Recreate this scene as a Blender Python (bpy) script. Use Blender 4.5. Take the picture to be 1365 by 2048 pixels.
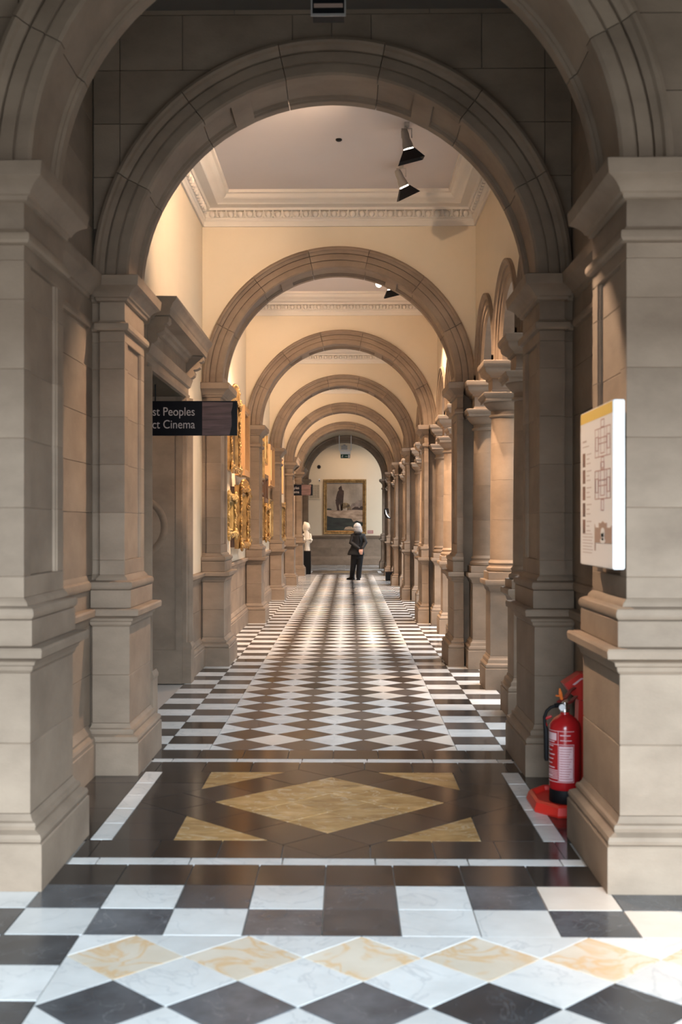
import bpy, bmesh, math, random
from math import pi, sin, cos, radians, sqrt
from mathutils import Vector, Matrix, Quaternion

random.seed(7)
for _o in list(bpy.data.objects):
    bpy.data.objects.remove(_o, do_unlink=True)
SC = bpy.context.scene
COL = SC.collection
# ------------------------------------------------------------------ camera
# corridor axis = +Y, X = 0 is the middle of the corridor, metres
CAMX, CAMZ, F_PX = 0.105, 1.565, 2300.0
cam_d = bpy.data.cameras.new('camera')
cam = bpy.data.objects.new('camera', cam_d)
COL.objects.link(cam)
cam.location = (CAMX, 0.0, CAMZ)
YAW = 0.9
cam.rotation_euler = (radians(90), 0, radians(YAW))
cam_d.sensor_fit = 'VERTICAL'
cam_d.sensor_height = 36.0
cam_d.sensor_width = 24.0
cam_d.lens = F_PX / 2048 * 36.0
cam_d.shift_x = (682.5 - (697 - F_PX * math.tan(radians(YAW)))) / 2048
cam_d.shift_y = (1047.5 - 1024) / 2048
cam_d.clip_end = 200
cam_d.dof.use_dof = True
cam_d.dof.focus_distance = 20.0
cam_d.dof.aperture_fstop = 3.5
SC.camera = cam
# ------------------------------------------------------------------ world and exposure
wd = bpy.data.worlds.new('daylight')
SC.world = wd
wd.use_nodes = True
bg = wd.node_tree.nodes['Background']
bg.inputs[0].default_value = (0.78, 0.89, 1.0, 1)
bg.inputs[1].default_value = 0.35
SC.view_settings.view_transform = 'Standard'
SC.view_settings.look = 'None'
SC.view_settings.gamma = 1.0
SC.view_settings.use_curve_mapping = False
SC.view_settings.exposure = -0.12
WARM = (1.0, 0.70, 0.47)
SPOT_W = 560.0          # watts of one track spotlight
def daylight_lamp(name, x, y, z, sx, sy, watts, col):
    """daylight as a rectangular area lamp, facing down unless turned"""
    ld = bpy.data.lights.new(name, 'AREA')
    ld.shape = 'RECTANGLE'; ld.size = sx; ld.size_y = sy; ld.energy = watts; ld.color = col
    o = bpy.data.objects.new(name, ld); COL.objects.link(o)
    o.location = (x, y, z)
    return o
for _n, _z, _h, _w, _c in (('front_fill_low', 1.6, 2.8, 1300.0, (0.86, 0.93, 1.0)), ('front_fill_high', 5.9, 5.6, 9700.0, (0.70, 0.86, 1.0))):
    daylight_lamp(_n, 3.8, -8.85, _z, 13.0, _h, _w, _c).rotation_euler = (radians(90), 0, 0)     # unseen area lamps added behind the camera to light the front
daylight_lamp('side_hall_skylight', 8.0, 25.0, 8.6, 8.0, 40.0, 11500.0, (0.80, 0.90, 1.0))

# ------------------------------------------------------------------ materials
def new_mat(name):
    m = bpy.data.materials.new(name)
    m.use_nodes = True
    nt = m.node_tree
    return m, nt, nt.nodes['Principled BSDF']

def plain(name, col, rough=0.5, metal=0.0, emit=None, estr=0.0, spec=0.5):
    m, nt, b = new_mat(name)
    b.inputs['Base Color'].default_value = (*col, 1)
    b.inputs['Roughness'].default_value = rough
    b.inputs['Metallic'].default_value = metal
    b.inputs['Specular IOR Level'].default_value = spec
    if emit:
        b.inputs['Emission Color'].default_value = (*emit, 1)
        b.inputs['Emission Strength'].default_value = estr
    return m

def mottled(name, c1, c2, scale=3.0, rough=0.7, bump=0.15, detail=6.0, var=0.12, spec=0.4, stretch=(1, 1, 1), fine=60.0,
            veins=None, rough_var=0.0, dist=0.004):
    """two colours mixed by noise, a value that differs from piece to piece, fine relief, optional veins"""
    m, nt, b = new_mat(name)
    N, L = nt.nodes, nt.links
    tc = N.new('ShaderNodeTexCoord')
    oi = N.new('ShaderNodeObjectInfo')
    sc = N.new('ShaderNodeVectorMath'); sc.operation = 'MULTIPLY_ADD'
    mul = N.new('ShaderNodeMath'); mul.operation = 'MULTIPLY'; mul.inputs[1].default_value = 37.0
    L.new(oi.outputs['Random'], mul.inputs[0])
    comb = N.new('ShaderNodeCombineXYZ')
    for i in range(3):
        L.new(mul.outputs[0], comb.inputs[i])
    L.new(tc.outputs['Object'], sc.inputs[0]); sc.inputs[1].default_value = stretch; L.new(comb.outputs[0], sc.inputs[2])
    n1 = N.new('ShaderNodeTexNoise'); n1.inputs['Scale'].default_value = scale; n1.inputs['Detail'].default_value = detail
    n1.inputs['Roughness'].default_value = 0.6
    L.new(sc.outputs[0], n1.inputs['Vector'])
    ramp = N.new('ShaderNodeValToRGB')
    ramp.color_ramp.elements[0].position = 0.32; ramp.color_ramp.elements[0].color = (*c1, 1)
    ramp.color_ramp.elements[1].position = 0.68; ramp.color_ramp.elements[1].color = (*c2, 1)
    L.new(n1.outputs[0], ramp.inputs[0])
    col = ramp.outputs[0]
    if veins:
        vc, vs, vw = veins
        n3 = N.new('ShaderNodeTexNoise'); n3.inputs['Scale'].default_value = vs; n3.inputs['Detail'].default_value = 5
        n3.inputs['Distortion'].default_value = 1.2
        L.new(sc.outputs[0], n3.inputs['Vector'])
        s1 = N.new('ShaderNodeMath'); s1.operation = 'SUBTRACT'; s1.inputs[1].default_value = 0.5; L.new(n3.outputs[0], s1.inputs[0])
        s2 = N.new('ShaderNodeMath'); s2.operation = 'ABSOLUTE'; L.new(s1.outputs[0], s2.inputs[0])
        s3 = N.new('ShaderNodeMapRange'); s3.inputs[1].default_value = 0; s3.inputs[2].default_value = vw
        s3.inputs[3].default_value = 0.75; s3.inputs[4].default_value = 0
        L.new(s2.outputs[0], s3.inputs[0])
        mv = N.new('ShaderNodeMix'); mv.data_type = 'RGBA'
        L.new(s3.outputs[0], mv.inputs[0]); L.new(col, mv.inputs[6]); mv.inputs[7].default_value = (*vc, 1)
        col = mv.outputs[2]
    hsv = N.new('ShaderNodeHueSaturation')
    mr = N.new('ShaderNodeMapRange'); mr.inputs[3].default_value = 1 - var; mr.inputs[4].default_value = 1 + var
    L.new(oi.outputs['Random'], mr.inputs[0]); L.new(mr.outputs[0], hsv.inputs['Value']); L.new(col, hsv.inputs['Color'])
    L.new(hsv.outputs[0], b.inputs['Base Color'])
    b.inputs['Roughness'].default_value = rough
    b.inputs['Specular IOR Level'].default_value = spec
    if rough_var:
        rr = N.new('ShaderNodeMapRange'); rr.inputs[3].default_value = rough - rough_var; rr.inputs[4].default_value = rough + rough_var
        L.new(n1.outputs[0], rr.inputs[0]); L.new(rr.outputs[0], b.inputs['Roughness'])
    if bump:
        n2 = N.new('ShaderNodeTexNoise'); n2.inputs['Scale'].default_value = fine; n2.inputs['Detail'].default_value = 4
        L.new(sc.outputs[0], n2.inputs['Vector'])
        bp = N.new('ShaderNodeBump'); bp.inputs['Strength'].default_value = bump; bp.inputs['Distance'].default_value = dist
        L.new(n2.outputs[0], bp.inputs['Height']); L.new(bp.outputs[0], b.inputs['Normal'])
    return m

M = {}
M['stone'] = mottled('sandstone', (0.192, 0.137, 0.095), (0.280, 0.206, 0.146), 2.2, 0.75, 0.25, var=0.07, stretch=(1, 1, 1.6))
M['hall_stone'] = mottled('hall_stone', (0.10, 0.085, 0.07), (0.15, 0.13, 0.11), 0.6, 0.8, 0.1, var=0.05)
M['mortar'] = plain('mortar', (0.14, 0.105, 0.08), 0.9)
M['cream'] = mottled('cream_plaster', (0.68, 0.57, 0.42), (0.72, 0.61, 0.46), 0.8, 0.8, 0.05, var=0.01, fine=20)
M['white_plaster'] = mottled('white_plaster', (0.66, 0.60, 0.53), (0.72, 0.66, 0.58), 1.2, 0.75, 0.05, var=0.02)
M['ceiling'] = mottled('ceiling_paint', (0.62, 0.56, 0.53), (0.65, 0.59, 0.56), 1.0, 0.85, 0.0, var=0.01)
M['black_marble'] = mottled('black_marble', (0.022, 0.018, 0.016), (0.040, 0.032, 0.028), 5, 0.13, 0.02, var=0.35, spec=0.35, fine=9, rough_var=0.04, dist=0.002)
M['grey_marble'] = mottled('grey_marble', (0.050, 0.043, 0.040), (0.085, 0.072, 0.066), 6, 0.2, 0.02, var=0.4, spec=0.5, fine=9, rough_var=0.06, dist=0.002,
                           veins=((0.16, 0.15, 0.14), 4.0, 0.006))
M['slate_marble'] = mottled('slate_marble', (0.042, 0.045, 0.050), (0.090, 0.094, 0.102), 5, 0.22, 0.02, var=0.45, spec=0.5, fine=9, rough_var=0.06, dist=0.002,
                            veins=((0.16, 0.16, 0.165), 3.0, 0.004))
M['white_marble'] = mottled('white_marble', (0.60, 0.585, 0.56), (0.72, 0.705, 0.68), 4, 0.24, 0.02, var=0.08, spec=0.5, fine=9, rough_var=0.06, dist=0.002,
                            veins=((0.52, 0.515, 0.51), 2.6, 0.016))
M['cream_marble'] = mottled('cream_marble', (0.64, 0.56, 0.48), (0.72, 0.64, 0.56), 4, 0.24, 0.02, var=0.06, spec=0.5, fine=9, dist=0.002)
M['yellow_marble'] = mottled('ochre_marble', (0.30, 0.165, 0.055), (0.58, 0.36, 0.15), 5, 0.2, 0.02, var=0.15, spec=0.5, fine=9, stretch=(1, 2.2, 1), dist=0.002,
                             veins=((0.65, 0.5, 0.32), 3.0, 0.02))
M['pale_marble'] = mottled('honey_marble', (0.62, 0.52, 0.40), (0.70, 0.61, 0.50), 4, 0.24, 0.02, var=0.1, spec=0.5, fine=9, dist=0.002,
                           veins=((0.66, 0.40, 0.18), 4.5, 0.07))
M['grout'] = plain('grout', (0.36, 0.32, 0.28), 0.8)
M['hall_floor'] = mottled('hall_floor', (0.45, 0.43, 0.41), (0.56, 0.54, 0.52), 2, 0.4, 0.02, var=0.05)
M['black'] = plain('black_paint', (0.004, 0.004, 0.005), 0.6, spec=0.25)
M['black_gloss'] = plain('black_gloss', (0.004, 0.004, 0.006), 0.3, spec=0.15)
M['white_paint'] = plain('white_paint', (0.78, 0.78, 0.78), 0.4)
M['grey_metal'] = plain('grey_metal', (0.42, 0.40, 0.38), 0.4, 0.3)
M['lamp_grey'] = plain('lamp_grey', (0.20, 0.185, 0.17), 0.5)
M['chrome'] = plain('chrome', (0.75, 0.75, 0.75), 0.15, 1.0)
M['red'] = plain('red_paint', (0.40, 0.012, 0.014), 0.22)
M['red_plastic'] = plain('red_plastic', (0.60, 0.025, 0.016), 0.35)
M['dark_red'] = plain('dark_red_paint', (0.16, 0.008, 0.010), 0.3)
M['orange'] = plain('orange_plastic', (0.8, 0.18, 0.03), 0.4)
M['pinkwhite'] = plain('label_print', (0.75, 0.50, 0.52), 0.5)
M['gold'] = mottled('gilding', (0.20, 0.115, 0.045), (0.50, 0.32, 0.135), 9, 0.32, 0.35, var=0.12, fine=40, dist=0.006)
M['gold'].node_tree.nodes['Principled BSDF'].inputs['Metallic'].default_value = 0.75
M['old_gold'] = mottled('old_gilding', (0.20, 0.105, 0.035), (0.46, 0.27, 0.09), 9, 0.4, 0.4, var=0.12, fine=40, dist=0.006)
M['old_gold'].node_tree.nodes['Principled BSDF'].inputs['Metallic'].default_value = 0.6
M['oak'] = mottled('oak', (0.33, 0.18, 0.075), (0.43, 0.245, 0.11), 3, 0.4, 0.15, stretch=(8, 8, 0.6))
M['dark_wood'] = mottled('dark_wood', (0.05, 0.025, 0.013), (0.10, 0.052, 0.028), 3, 0.35, 0.12, stretch=(8, 8, 0.6))
M['marble_statue'] = plain('statuary_marble', (0.85, 0.78, 0.68), 0.45)
M['skin'] = plain('skin', (0.62, 0.34, 0.25), 0.5)
M['hair'] = mottled('grey_hair', (0.20, 0.20, 0.215), (0.62, 0.63, 0.65), 14, 0.45, 0.4, stretch=(6, 6, 0.6), fine=50)
M['coat'] = mottled('black_coat', (0.004, 0.004, 0.005), (0.010, 0.010, 0.012), 6, 0.75, 0.3, fine=60)
M['trouser'] = mottled('black_trousers', (0.003, 0.003, 0.004), (0.007, 0.007, 0.009), 6, 0.85, 0.2)
M['lamp'] = plain('lamp_glass', (1, 0.9, 0.8), 0.3, emit=(1.0, 0.86, 0.70), estr=9.0)
M['light_strip'] = plain('strip_light', (1, 0.9, 0.7), 0.3, emit=(1.0, 0.80, 0.50), estr=2.0)
M['green'] = plain('exit_green', (0.004, 0.055, 0.028), 0.4)
M['yellow_print'] = plain('yellow_print', (0.72, 0.50, 0.10), 0.5)
M['board_white'] = plain('board_white', (0.80, 0.79, 0.79), 0.4)
M['print_brown'] = plain('print_brown', (0.36, 0.25, 0.20), 0.6)
M['print_red'] = plain('print_red', (0.42, 0.22, 0.20), 0.6)
M['print_grey'] = plain('print_grey', (0.52, 0.44, 0.42), 0.6)
M['print_dark'] = mottled('print_photos', (0.05, 0.02, 0.015), (0.25, 0.11, 0.07), 14, 0.5, 0, var=0.3)
M['sign_text'] = plain('sign_text', (0.36, 0.32, 0.31), 0.5)
M['plaque'] = plain('plaque', (0.42, 0.17, 0.14), 0.5)

# ------------------------------------------------------------------ mesh helpers
class MB:
    def __init__(s):
        s.v, s.f = [], []

    def add(s, vs, fs):
        b = len(s.v)
        s.v += [tuple(p) for p in vs]
        s.f += [tuple(b + i for i in f) for f in fs]
        return s

    def box(s, x0, x1, y0, y1, z0, z1):
        x0, x1 = min(x0, x1), max(x0, x1)
        return s.add([(x0, y0, z0), (x1, y0, z0), (x1, y1, z0), (x0, y1, z0), (x0, y0, z1), (x1, y0, z1), (x1, y1, z1), (x0, y1, z1)],
                     [(3, 2, 1, 0), (4, 5, 6, 7), (0, 1, 5, 4), (1, 2, 6, 5), (2, 3, 7, 6), (3, 0, 4, 7)])

    def loft(s, rings, close_ring=True, caps=True):
        """rings: lists of points, all of one length"""
        n = len(rings[0]); b = len(s.v)
        for r in rings:
            s.v += [tuple(p) for p in r]
        m = n if close_ring else n - 1
        for i in range(len(rings) - 1):
            for j in range(m):
                k = (j + 1) % n
                s.f.append((b + i * n + j, b + i * n + k, b + (i + 1) * n + k, b + (i + 1) * n + j))
        if caps and close_ring:
            s.f.append(tuple(b + j for j in reversed(range(n))))
            e = b + (len(rings) - 1) * n
            s.f.append(tuple(e + j for j in range(n)))
        return s

    def prism(s, poly, z0, z1):
        return s.loft([[(x, y, z0) for x, y in poly], [(x, y, z1) for x, y in poly]])

    def lathe(s, prof, cx=0, cy=0, n=24, a0=0.0, a1=2 * pi):
        """prof: (radius, z)"""
        rings = []
        for r, z in prof:
            rings.append([(cx + r * cos(a0 + (a1 - a0) * i / n), cy + r * sin(a0 + (a1 - a0) * i / n), z) for i in range(n)])
        return s.loft(rings)

    def tube(s, pts, rad, n=8):
        pts = [Vector(p) for p in pts]
        rads = rad if isinstance(rad, (list, tuple)) else [rad] * len(pts)
        rings = []
        prev = None
        for i, p in enumerate(pts):
            d = (pts[min(i + 1, len(pts) - 1)] - pts[max(i - 1, 0)]).normalized()
            if prev is None:
                u = d.orthogonal().normalized()
            else:
                u = (prev - d * prev.dot(d)).normalized()
            prev = u
            w = d.cross(u)
            rings.append([p + (u * cos(2 * pi * k / n) + w * sin(2 * pi * k / n)) * rads[i] for k in range(n)])
        return s.loft(rings)

    def ball(s, c, r, n=10, m=7):
        r = r if isinstance(r, (tuple, list)) else (r, r, r)
        c = Vector(c)
        rings = []
        for i in range(m + 1):
            t = -pi / 2 + pi * (0.03 + 0.94 * i / m)
            rings.append([(c.x + r[0] * cos(t) * cos(2 * pi * k / n), c.y + r[1] * cos(t) * sin(2 * pi * k / n), c.z + r[2] * sin(t)) for k in range(n)])
        return s.loft(rings)

    def xform(s, mat, start=0):
        s.v[start:] = [tuple(mat @ Vector(p)) for p in s.v[start:]]
        return s

    def mesh(s, name, mat, smooth=None):
        me = bpy.data.meshes.new(name)
        me.from_pydata(s.v, [], s.f)
        bm = bmesh.new(); bm.from_mesh(me)
        bmesh.ops.recalc_face_normals(bm, faces=bm.faces)
        bm.to_mesh(me); bm.free()
        me.materials.append(M[mat] if isinstance(mat, str) else mat)
        if smooth is not None:
            me.polygons.foreach_set('use_smooth', [True] * len(me.polygons))
            me.set_sharp_from_angle(angle=radians(smooth))
        me.update()
        return me

    def obj(s, name, mat, parent=None, smooth=None, loc=None, kind=None):
        return link(name, s.mesh(name, mat, smooth), parent, loc, kind)

def link(name, me, parent=None, loc=None, kind=None):
    o = bpy.data.objects.new(name, me)
    COL.objects.link(o)
    if parent is not None:
        o.parent = parent
    if loc is not None:
        o.location = loc
    if kind:
        o['kind'] = kind
    return o

def tag(o, label, cat, group=None, kind=None):
    o['label'] = label; o['category'] = cat
    if group: o['group'] = group
    if kind: o['kind'] = kind
    return o

def thing(name, label, cat, loc=(0, 0, 0), group=None, kind=None):
    o = bpy.data.objects.new(name, None)
    COL.objects.link(o)
    o.empty_display_size = 0.2
    o.location = loc
    return tag(o, label, cat, group, kind)

def copy_tree(o, parent=None):
    c = o.copy(); COL.objects.link(c)
    if parent is not None:
        c.parent = parent
    for ch in list(o.children):
        copy_tree(ch, c)
    return c

# ------------------------------------------------------------------ plan of the building
PITCH = 5.47
Y0 = [4.87] + [7.12 + PITCH * k for k in range(7)]   # near edge of the plinths of pier pairs 0 .. 7
PLEN = 0.90                                          # plinth length along the corridor
XW = 1.52                                            # wall faces
XS = 1.305                                           # pier shafts
ZSP = 3.12                                           # springing
RIN, REX = 1.295, 1.515
ZCEIL = 5.19
BAYS = [(Y0[k] + 0.79, Y0[k + 1] + 0.11) for k in range(1, 7)]
ORD = ['first', 'second', 'third', 'fourth', 'fifth', 'sixth', 'seventh', 'eighth']
END_Y = 43.9

# ------------------------------------------------------------------ floor
floor = thing('floor', 'polished floor of black, white and ochre marble tiles running down the corridor', 'floor', kind='structure')
MB().box(-9, 13, -9, 46, -0.20, -0.010).obj('floor_bed', 'grout', floor)
MB().box(2.45, 13, 7.0, 46, -0.015, 0.0).obj('hall_paving', 'hall_floor', floor)

def clip(poly, a, b, c):
    """part of a convex polygon where a*x + b*y <= c"""
    out = []
    for i in range(len(poly)):
        p, q = poly[i], poly[(i + 1) % len(poly)]
        dp, dq = a * p[0] + b * p[1] - c, a * q[0] + b * q[1] - c
        if dp <= 0:
            out.append(p)
        if dp * dq < 0:
            t = dp / (dp - dq)
            out.append((p[0] + t * (q[0] - p[0]), p[1] + t * (q[1] - p[1])))
    return out

def clip_rect(poly, x0, x1, y0, y1):
    for a, b, c in ((-1, 0, -x0), (1, 0, x1), (0, -1, -y0), (0, 1, y1)):
        if len(poly) >= 3:
            poly = clip(poly, a, b, c)
    return poly

def area(poly):
    return abs(sum(poly[i][0] * poly[(i + 1) % len(poly)][1] - poly[(i + 1) % len(poly)][0] * poly[i][1] for i in range(len(poly)))) / 2

TILE_CACHE = {}
STUFF = {}
TILE_NAMES = {'black_marble': 'black_tile', 'grey_marble': 'dark_tile', 'slate_marble': 'slate_tile', 'white_marble': 'white_tile',
              'cream_marble': 'cream_tile', 'yellow_marble': 'ochre_tile', 'pale_marble': 'honey_tile'}
SOLO_Y = 17.8
GAP = 0.0028

def tile(poly, mat):
    if len(poly) < 3 or area(poly) < 1.2e-4:
        return
    cx = sum(p[0] for p in poly) / len(poly); cy = sum(p[1] for p in poly) / len(poly)
    rel = [(p[0] - cx, p[1] - cy) for p in poly]
    # shrink by the joint
    n = len(rel); out = []
    for i in range(n):
        x, y = rel[i]; l = math.hypot(x, y)
        s = max(0.3, 1 - GAP * 1.3 / l)
        out.append((x * s, y * s))
    if cy > SOLO_Y or cy < 3.2:
        STUFF.setdefault(mat, MB()).prism([(cx + x, cy + y) for x, y in out], -0.02, 0.0)
        return
    key = (mat, tuple(round(c, 3) for p in out for c in p))
    me = TILE_CACHE.get(key)
    if me is None:
        me = TILE_CACHE[key] = MB().prism(out, -0.02, 0.0).mesh(TILE_NAMES[mat], mat)
    link(TILE_NAMES[mat], me, floor, (cx, cy, random.uniform(-0.0006, 0.0004)))

def rect(x0, x1, y0, y1):
    return [(x0, y0), (x1, y0), (x1, y1), (x0, y1)]

def dia(cx, cy, h):
    return [(cx - h, cy), (cx, cy - h), (cx + h, cy), (cx, cy + h)]

T = 0.3035
X0 = -0.907
YA = 4.365            # end of the front field
H = T / sqrt(2)       # half diagonal of a lozenge tile
# front hall: two chequer rows
near = 'KWDWDDWWDCDWDWD'
far = 'WDWDWDWDWCDWDWDW'
CM = {'K': 'slate_marble', 'D': 'slate_marble', 'W': 'white_marble', 'C': 'cream_marble'}
def seq_near(i):   # i = 0 is the tile that starts at X0
    return {-2: 'slate_marble', -1: 'white_marble', 0: 'slate_marble', 1: 'white_marble', 2: 'slate_marble', 3: 'slate_marble', 4: 'white_marble',
            5: 'white_marble', 6: 'slate_marble', 7: 'cream_marble'}.get(i, 'white_marble' if i % 2 else 'slate_marble')
def seq_far(i):
    return {-2: 'white_marble', -1: 'slate_marble', 6: 'cream_marble'}.get(i, 'slate_marble' if i % 2 else 'white_marble')
for i in range(-7, 9):
    xa = X0 + T * i
    tile(rect(xa, xa + T, YA, YA + T), seq_near(i))
    if -1.19 < xa + T and xa < 1.19:
        tile(rect(xa, xa + T, YA + T, YA + 2 * T), seq_far(i))
    else:
        tile(rect(xa, xa + T, YA + T, YA + 2 * T), seq_far(i))
# front field of lozenges, ochre row first
fx0, fx1 = X0 - 0.01, 2.6
for j in range(0, 8):
    yy = YA - H - j * 2 * H
    for i in range(0, 9):
        xx = fx0 + H + i * 2 * H
        mat = 'pale_marble' if j == 0 else 'slate_marble'
        tile(clip_rect(dia(xx, yy, H), fx0, fx1, -2, YA), mat)
    for i in range(0, 10):
        xx = fx0 + i * 2 * H
        tile(clip_rect(dia(xx, yy - H, H), fx0, fx1, -2, YA), 'white_marble')
        if j == 0:
            tile(clip_rect(dia(xx, yy + H, H), fx0, fx1, -2, YA), 'white_marble')
for j in range(0, 10):
    for i in range(0, 5):
        tile(rect(fx0 - T * (i + 1), fx0 - T * i, YA - T * (j + 1), YA - T * j), 'slate_marble' if (i + j) % 2 == 0 else 'white_marble')

def threshold(ya, far_copy=False):
    """the inlaid panel between two pier pairs; ya = start of the first dark band"""
    B1, W1, B2, P = 0.303, 0.101, 0.305, 1.56
    yb = ya + B1; yc = yb + W1; yd = yc + B2; ye = yd + P; yf = ye + B2; yg = yf + W1; yh = yg + B1
    ym = (yd + ye) / 2
    R = 2 * H * 1.5 + 0.0              # inner lozenge half diagonal (3 tiles)
    R2 = R + 2 * H                     # outer lozenge
    XE = 1.19
    for i in range(-1, 8):
        xa = X0 + T * i
        for p, q in ((ya, yb), (yg, yh)):
            tile(clip_rect(rect(xa, xa + T, p, q), -XE - 0.03, XE + 0.03, p, q), 'black_marble')
    for i in range(-5, 5):
        for p, q in ((yb, yc), (yf, yg)):
            tile(clip_rect(rect(i * 0.43 - 0.2, i * 0.43 + 0.23, p, q), -XE, XE, p, q), 'white_marble')
    def outside(poly, mat):
        for sx in (-1, 1):
            half = clip(poly, -sx, 0, 0)
            if len(half) < 3:
                continue
            for sy in (-1, 1):
                quarter = clip(half, 0, -sy, -sy * ym)
                if len(quarter) >= 3:   # keep sx*x + sy*(y-ym) >= R2
                    tile(clip(quarter, -sx, -sy, -R2 - sy * ym), mat)
    for p, q in ((yc, yd), (ye, yf)):
        for xa, xb in ((-1.42, -1.118), (-1.118, -0.82), (-0.82, -0.515), (-0.515, -0.21), (-0.21, 0.21), (0.21, 0.515), (0.515, 0.82), (0.82, 1.118), (1.118, 1.42)):
            outside(clip_rect(rect(xa, xb, p, q), -XE, XE, p, q), 'black_marble')
    n = 5
    for k in range(n):
        p, q = yd + P * k / n, yd + P * (k + 1) / n
        for sx in (-1, 1):
            outside(rect(min(sx * 0.762, sx * 1.067), max(sx * 0.762, sx * 1.067), p, q), 'black_marble')
            tile(rect(min(sx * 1.067, sx * 1.175), max(sx * 1.067, sx * 1.175), p, q), 'white_marble')
            tile(rect(min(sx * 1.175, sx * 1.52), max(sx * 1.175, sx * 1.52), p, q), 'black_marble')
    for sx in (-1, 1):
        outside(rect(min(0, sx * 0.762), max(0, sx * 0.762), yd, ye), 'yellow_marble')
    for a in range(-2, 3):
        for b in range(-2, 3):
            cx, cy = (a - b) * H, ym + (a + b) * H
            inner = abs(a) < 2 and abs(b) < 2
            tile(clip_rect(dia(cx, cy, H), -1.067, 1.067, yc, yf), 'yellow_marble' if inner else 'black_marble')
    return yh
YC = threshold(YA + 2 * T)       # start of the corridor field
YE = 35.45
fw = 4 * H
def dark():
    return 'black_marble' if random.random() < 0.13 else 'grey_marble'
for j in range(-1, int((YE - YC) / (2 * H)) + 2):
    yy = YC + 0.165 + j * 2 * H
    for i in range(4):
        tile(clip_rect(dia(-fw + H + i * 2 * H, yy, H), -fw, fw, YC, YE), dark())
    for i in range(5):
        tile(clip_rect(dia(-fw + i * 2 * H, yy + H, H), -fw, fw, YC, YE), 'white_marble' if random.random() < 0.8 else 'cream_marble')
XB = [fw, 1.180, 1.500, 1.82, 2.14, 2.45]
rows = [YC] + [YC + 0.21 + T * r for r in range(0, 92)]
for r in range(len(rows) - 1):
    ya, yb = rows[r], rows[r + 1]
    if ya > YE:
        break
    yb = min(yb, YE)
    for s in (-1, 1):
        for c in range(2 if s < 0 else 5):
            xa, xb = XB[c], XB[c + 1]
            d = (r + c) % 2 == 1
            tile(rect(min(s * xa, s * xb), max(s * xa, s * xb), ya, yb), dark() if d else 'white_marble')
threshold(YE + 0.4, True)
for i in range(-6, 7):
    tile(rect(i * T - 0.15, i * T + 0.15, YE, YE + 0.4), 'black_marble')
for j in range(0, 16):
    for i in range(-20, 20):
        y_ = YE + 0.4 + 2.985 + 0.30 * j
        if y_ < END_Y:
            tile(rect(i * T, i * T + T, y_, y_ + 0.30), 'grey_marble' if (i + j) % 2 else 'white_marble')
for mat, mb in STUFF.items():
    mb.obj(TILE_NAMES[mat] + '_inlay', mat, floor, kind='stuff')

# ------------------------------------------------------------------ piers
def plan(s, p, ya, yb, shape='left', notch=False):
    """outline of a pier at projection p; s = side (-1 left, 1 right). Shapes: 'wide' (foreground), 'left' (backs on to a wall),
    'turn' (first right pier: wall in front, column behind), 'mid' (columns on both sides)"""
    xi = XS - p
    n = 0.13
    inner = [(xi, yb + p)]
    if notch:
        inner += [(xi, yb - n + 0.02), (xi + 0.008, yb - n + 0.012), (xi + 0.008, yb - n + 0.002), (xi + 0.020, yb - n - 0.004),
                  (xi + 0.020, ya + n + 0.004), (xi + 0.008, ya + n - 0.002), (xi + 0.008, ya + n - 0.012), (xi, ya + n - 0.02)]
    inner += [(xi, ya - p)]
    xo = min(1.462 + p, XW - 0.0015)
    xw = XW - 0.001
    st = 0.045
    xc = 1.372
    if shape == 'wide':
        pts = [(2.6, ya - p), (2.6, yb), (XW - 0.02, yb), (XW - 0.02, yb + p)] + inner
    elif shape == 'left':
        pts = [(xw, ya + st - p), (xw, yb - st + p), (xo, yb - st + p), (xo, yb + p)] + inner + [(xo, ya - p), (xo, ya + st - p)]
    elif shape == 'turn':
        pts = [(xw, ya + st - p), (xw, 0.60), (xc, 0.60), (xc, yb + p)] + inner + [(xo, ya - p), (xo, ya + st - p)]
    else:
        pts = [(xc, ya - p), (xc, yb + p)] + inner
    return [(s * x, y) for x, y in pts]

PROF = [
    ('plinth', [(0, .105), (.196, .105), (.202, .099)]),
    ('plinth_moulding', [(.202, .092), (.208, .099), (.222, .102), (.238, .096), (.247, .078), (.252, .066), (.268, .070), (.281, .066), (.287, .052), (.300, .044), (.314, .040)]),
    ('dado_stone', [(.314, .034), (.318, .038), (.613, .038), (.617, .034)]),
    ('dado_stone', [(.617, .034), (.621, .038), (.918, .038), (.922, .034)]),
    ('dado_cap', [(.922, .040), (.934, .050), (.952, .053), (.957, .062), (.972, .066), (.985, .084), (.992, .103), (1.024, .106), (1.034, .100), (1.036, .060)]),
    ('base_stone', [(1.036, .044), (1.040, .048), (1.146, .048), (1.150, .044)]),
    ('base_moulding', [(1.150, .036), (1.154, .047), (1.166, .056), (1.182, .058), (1.198, .052), (1.206, .036), (1.209, .022), (1.222, .018), (1.234, .006), (1.242, 0)]),
    ('shaft', None),
    ('astragal', [(2.778, .004), (2.782, .022), (2.794, .030), (2.814, .031), (2.826, .027), (2.832, .012), (2.846, .002)]),
    ('frieze', [(2.846, -.002), (2.850, 0), (2.958, 0), (2.962, -.002)]),
    ('impost', [(2.962, .004), (2.968, .018), (2.984, .022), (2.990, .034), (3.004, .040), (3.024, .056), (3.040, .078), (3.046, .090), (3.052, .098), (3.104, .104), (3.112, .104), (3.119, .086), (3.120, .02)]),
]
COURSES = [1.242, 1.335, 1.635, 1.938, 2.240, 2.542, 2.712, 2.778]
NOTCHED = {1, 2, 3, 4, 5}

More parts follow.
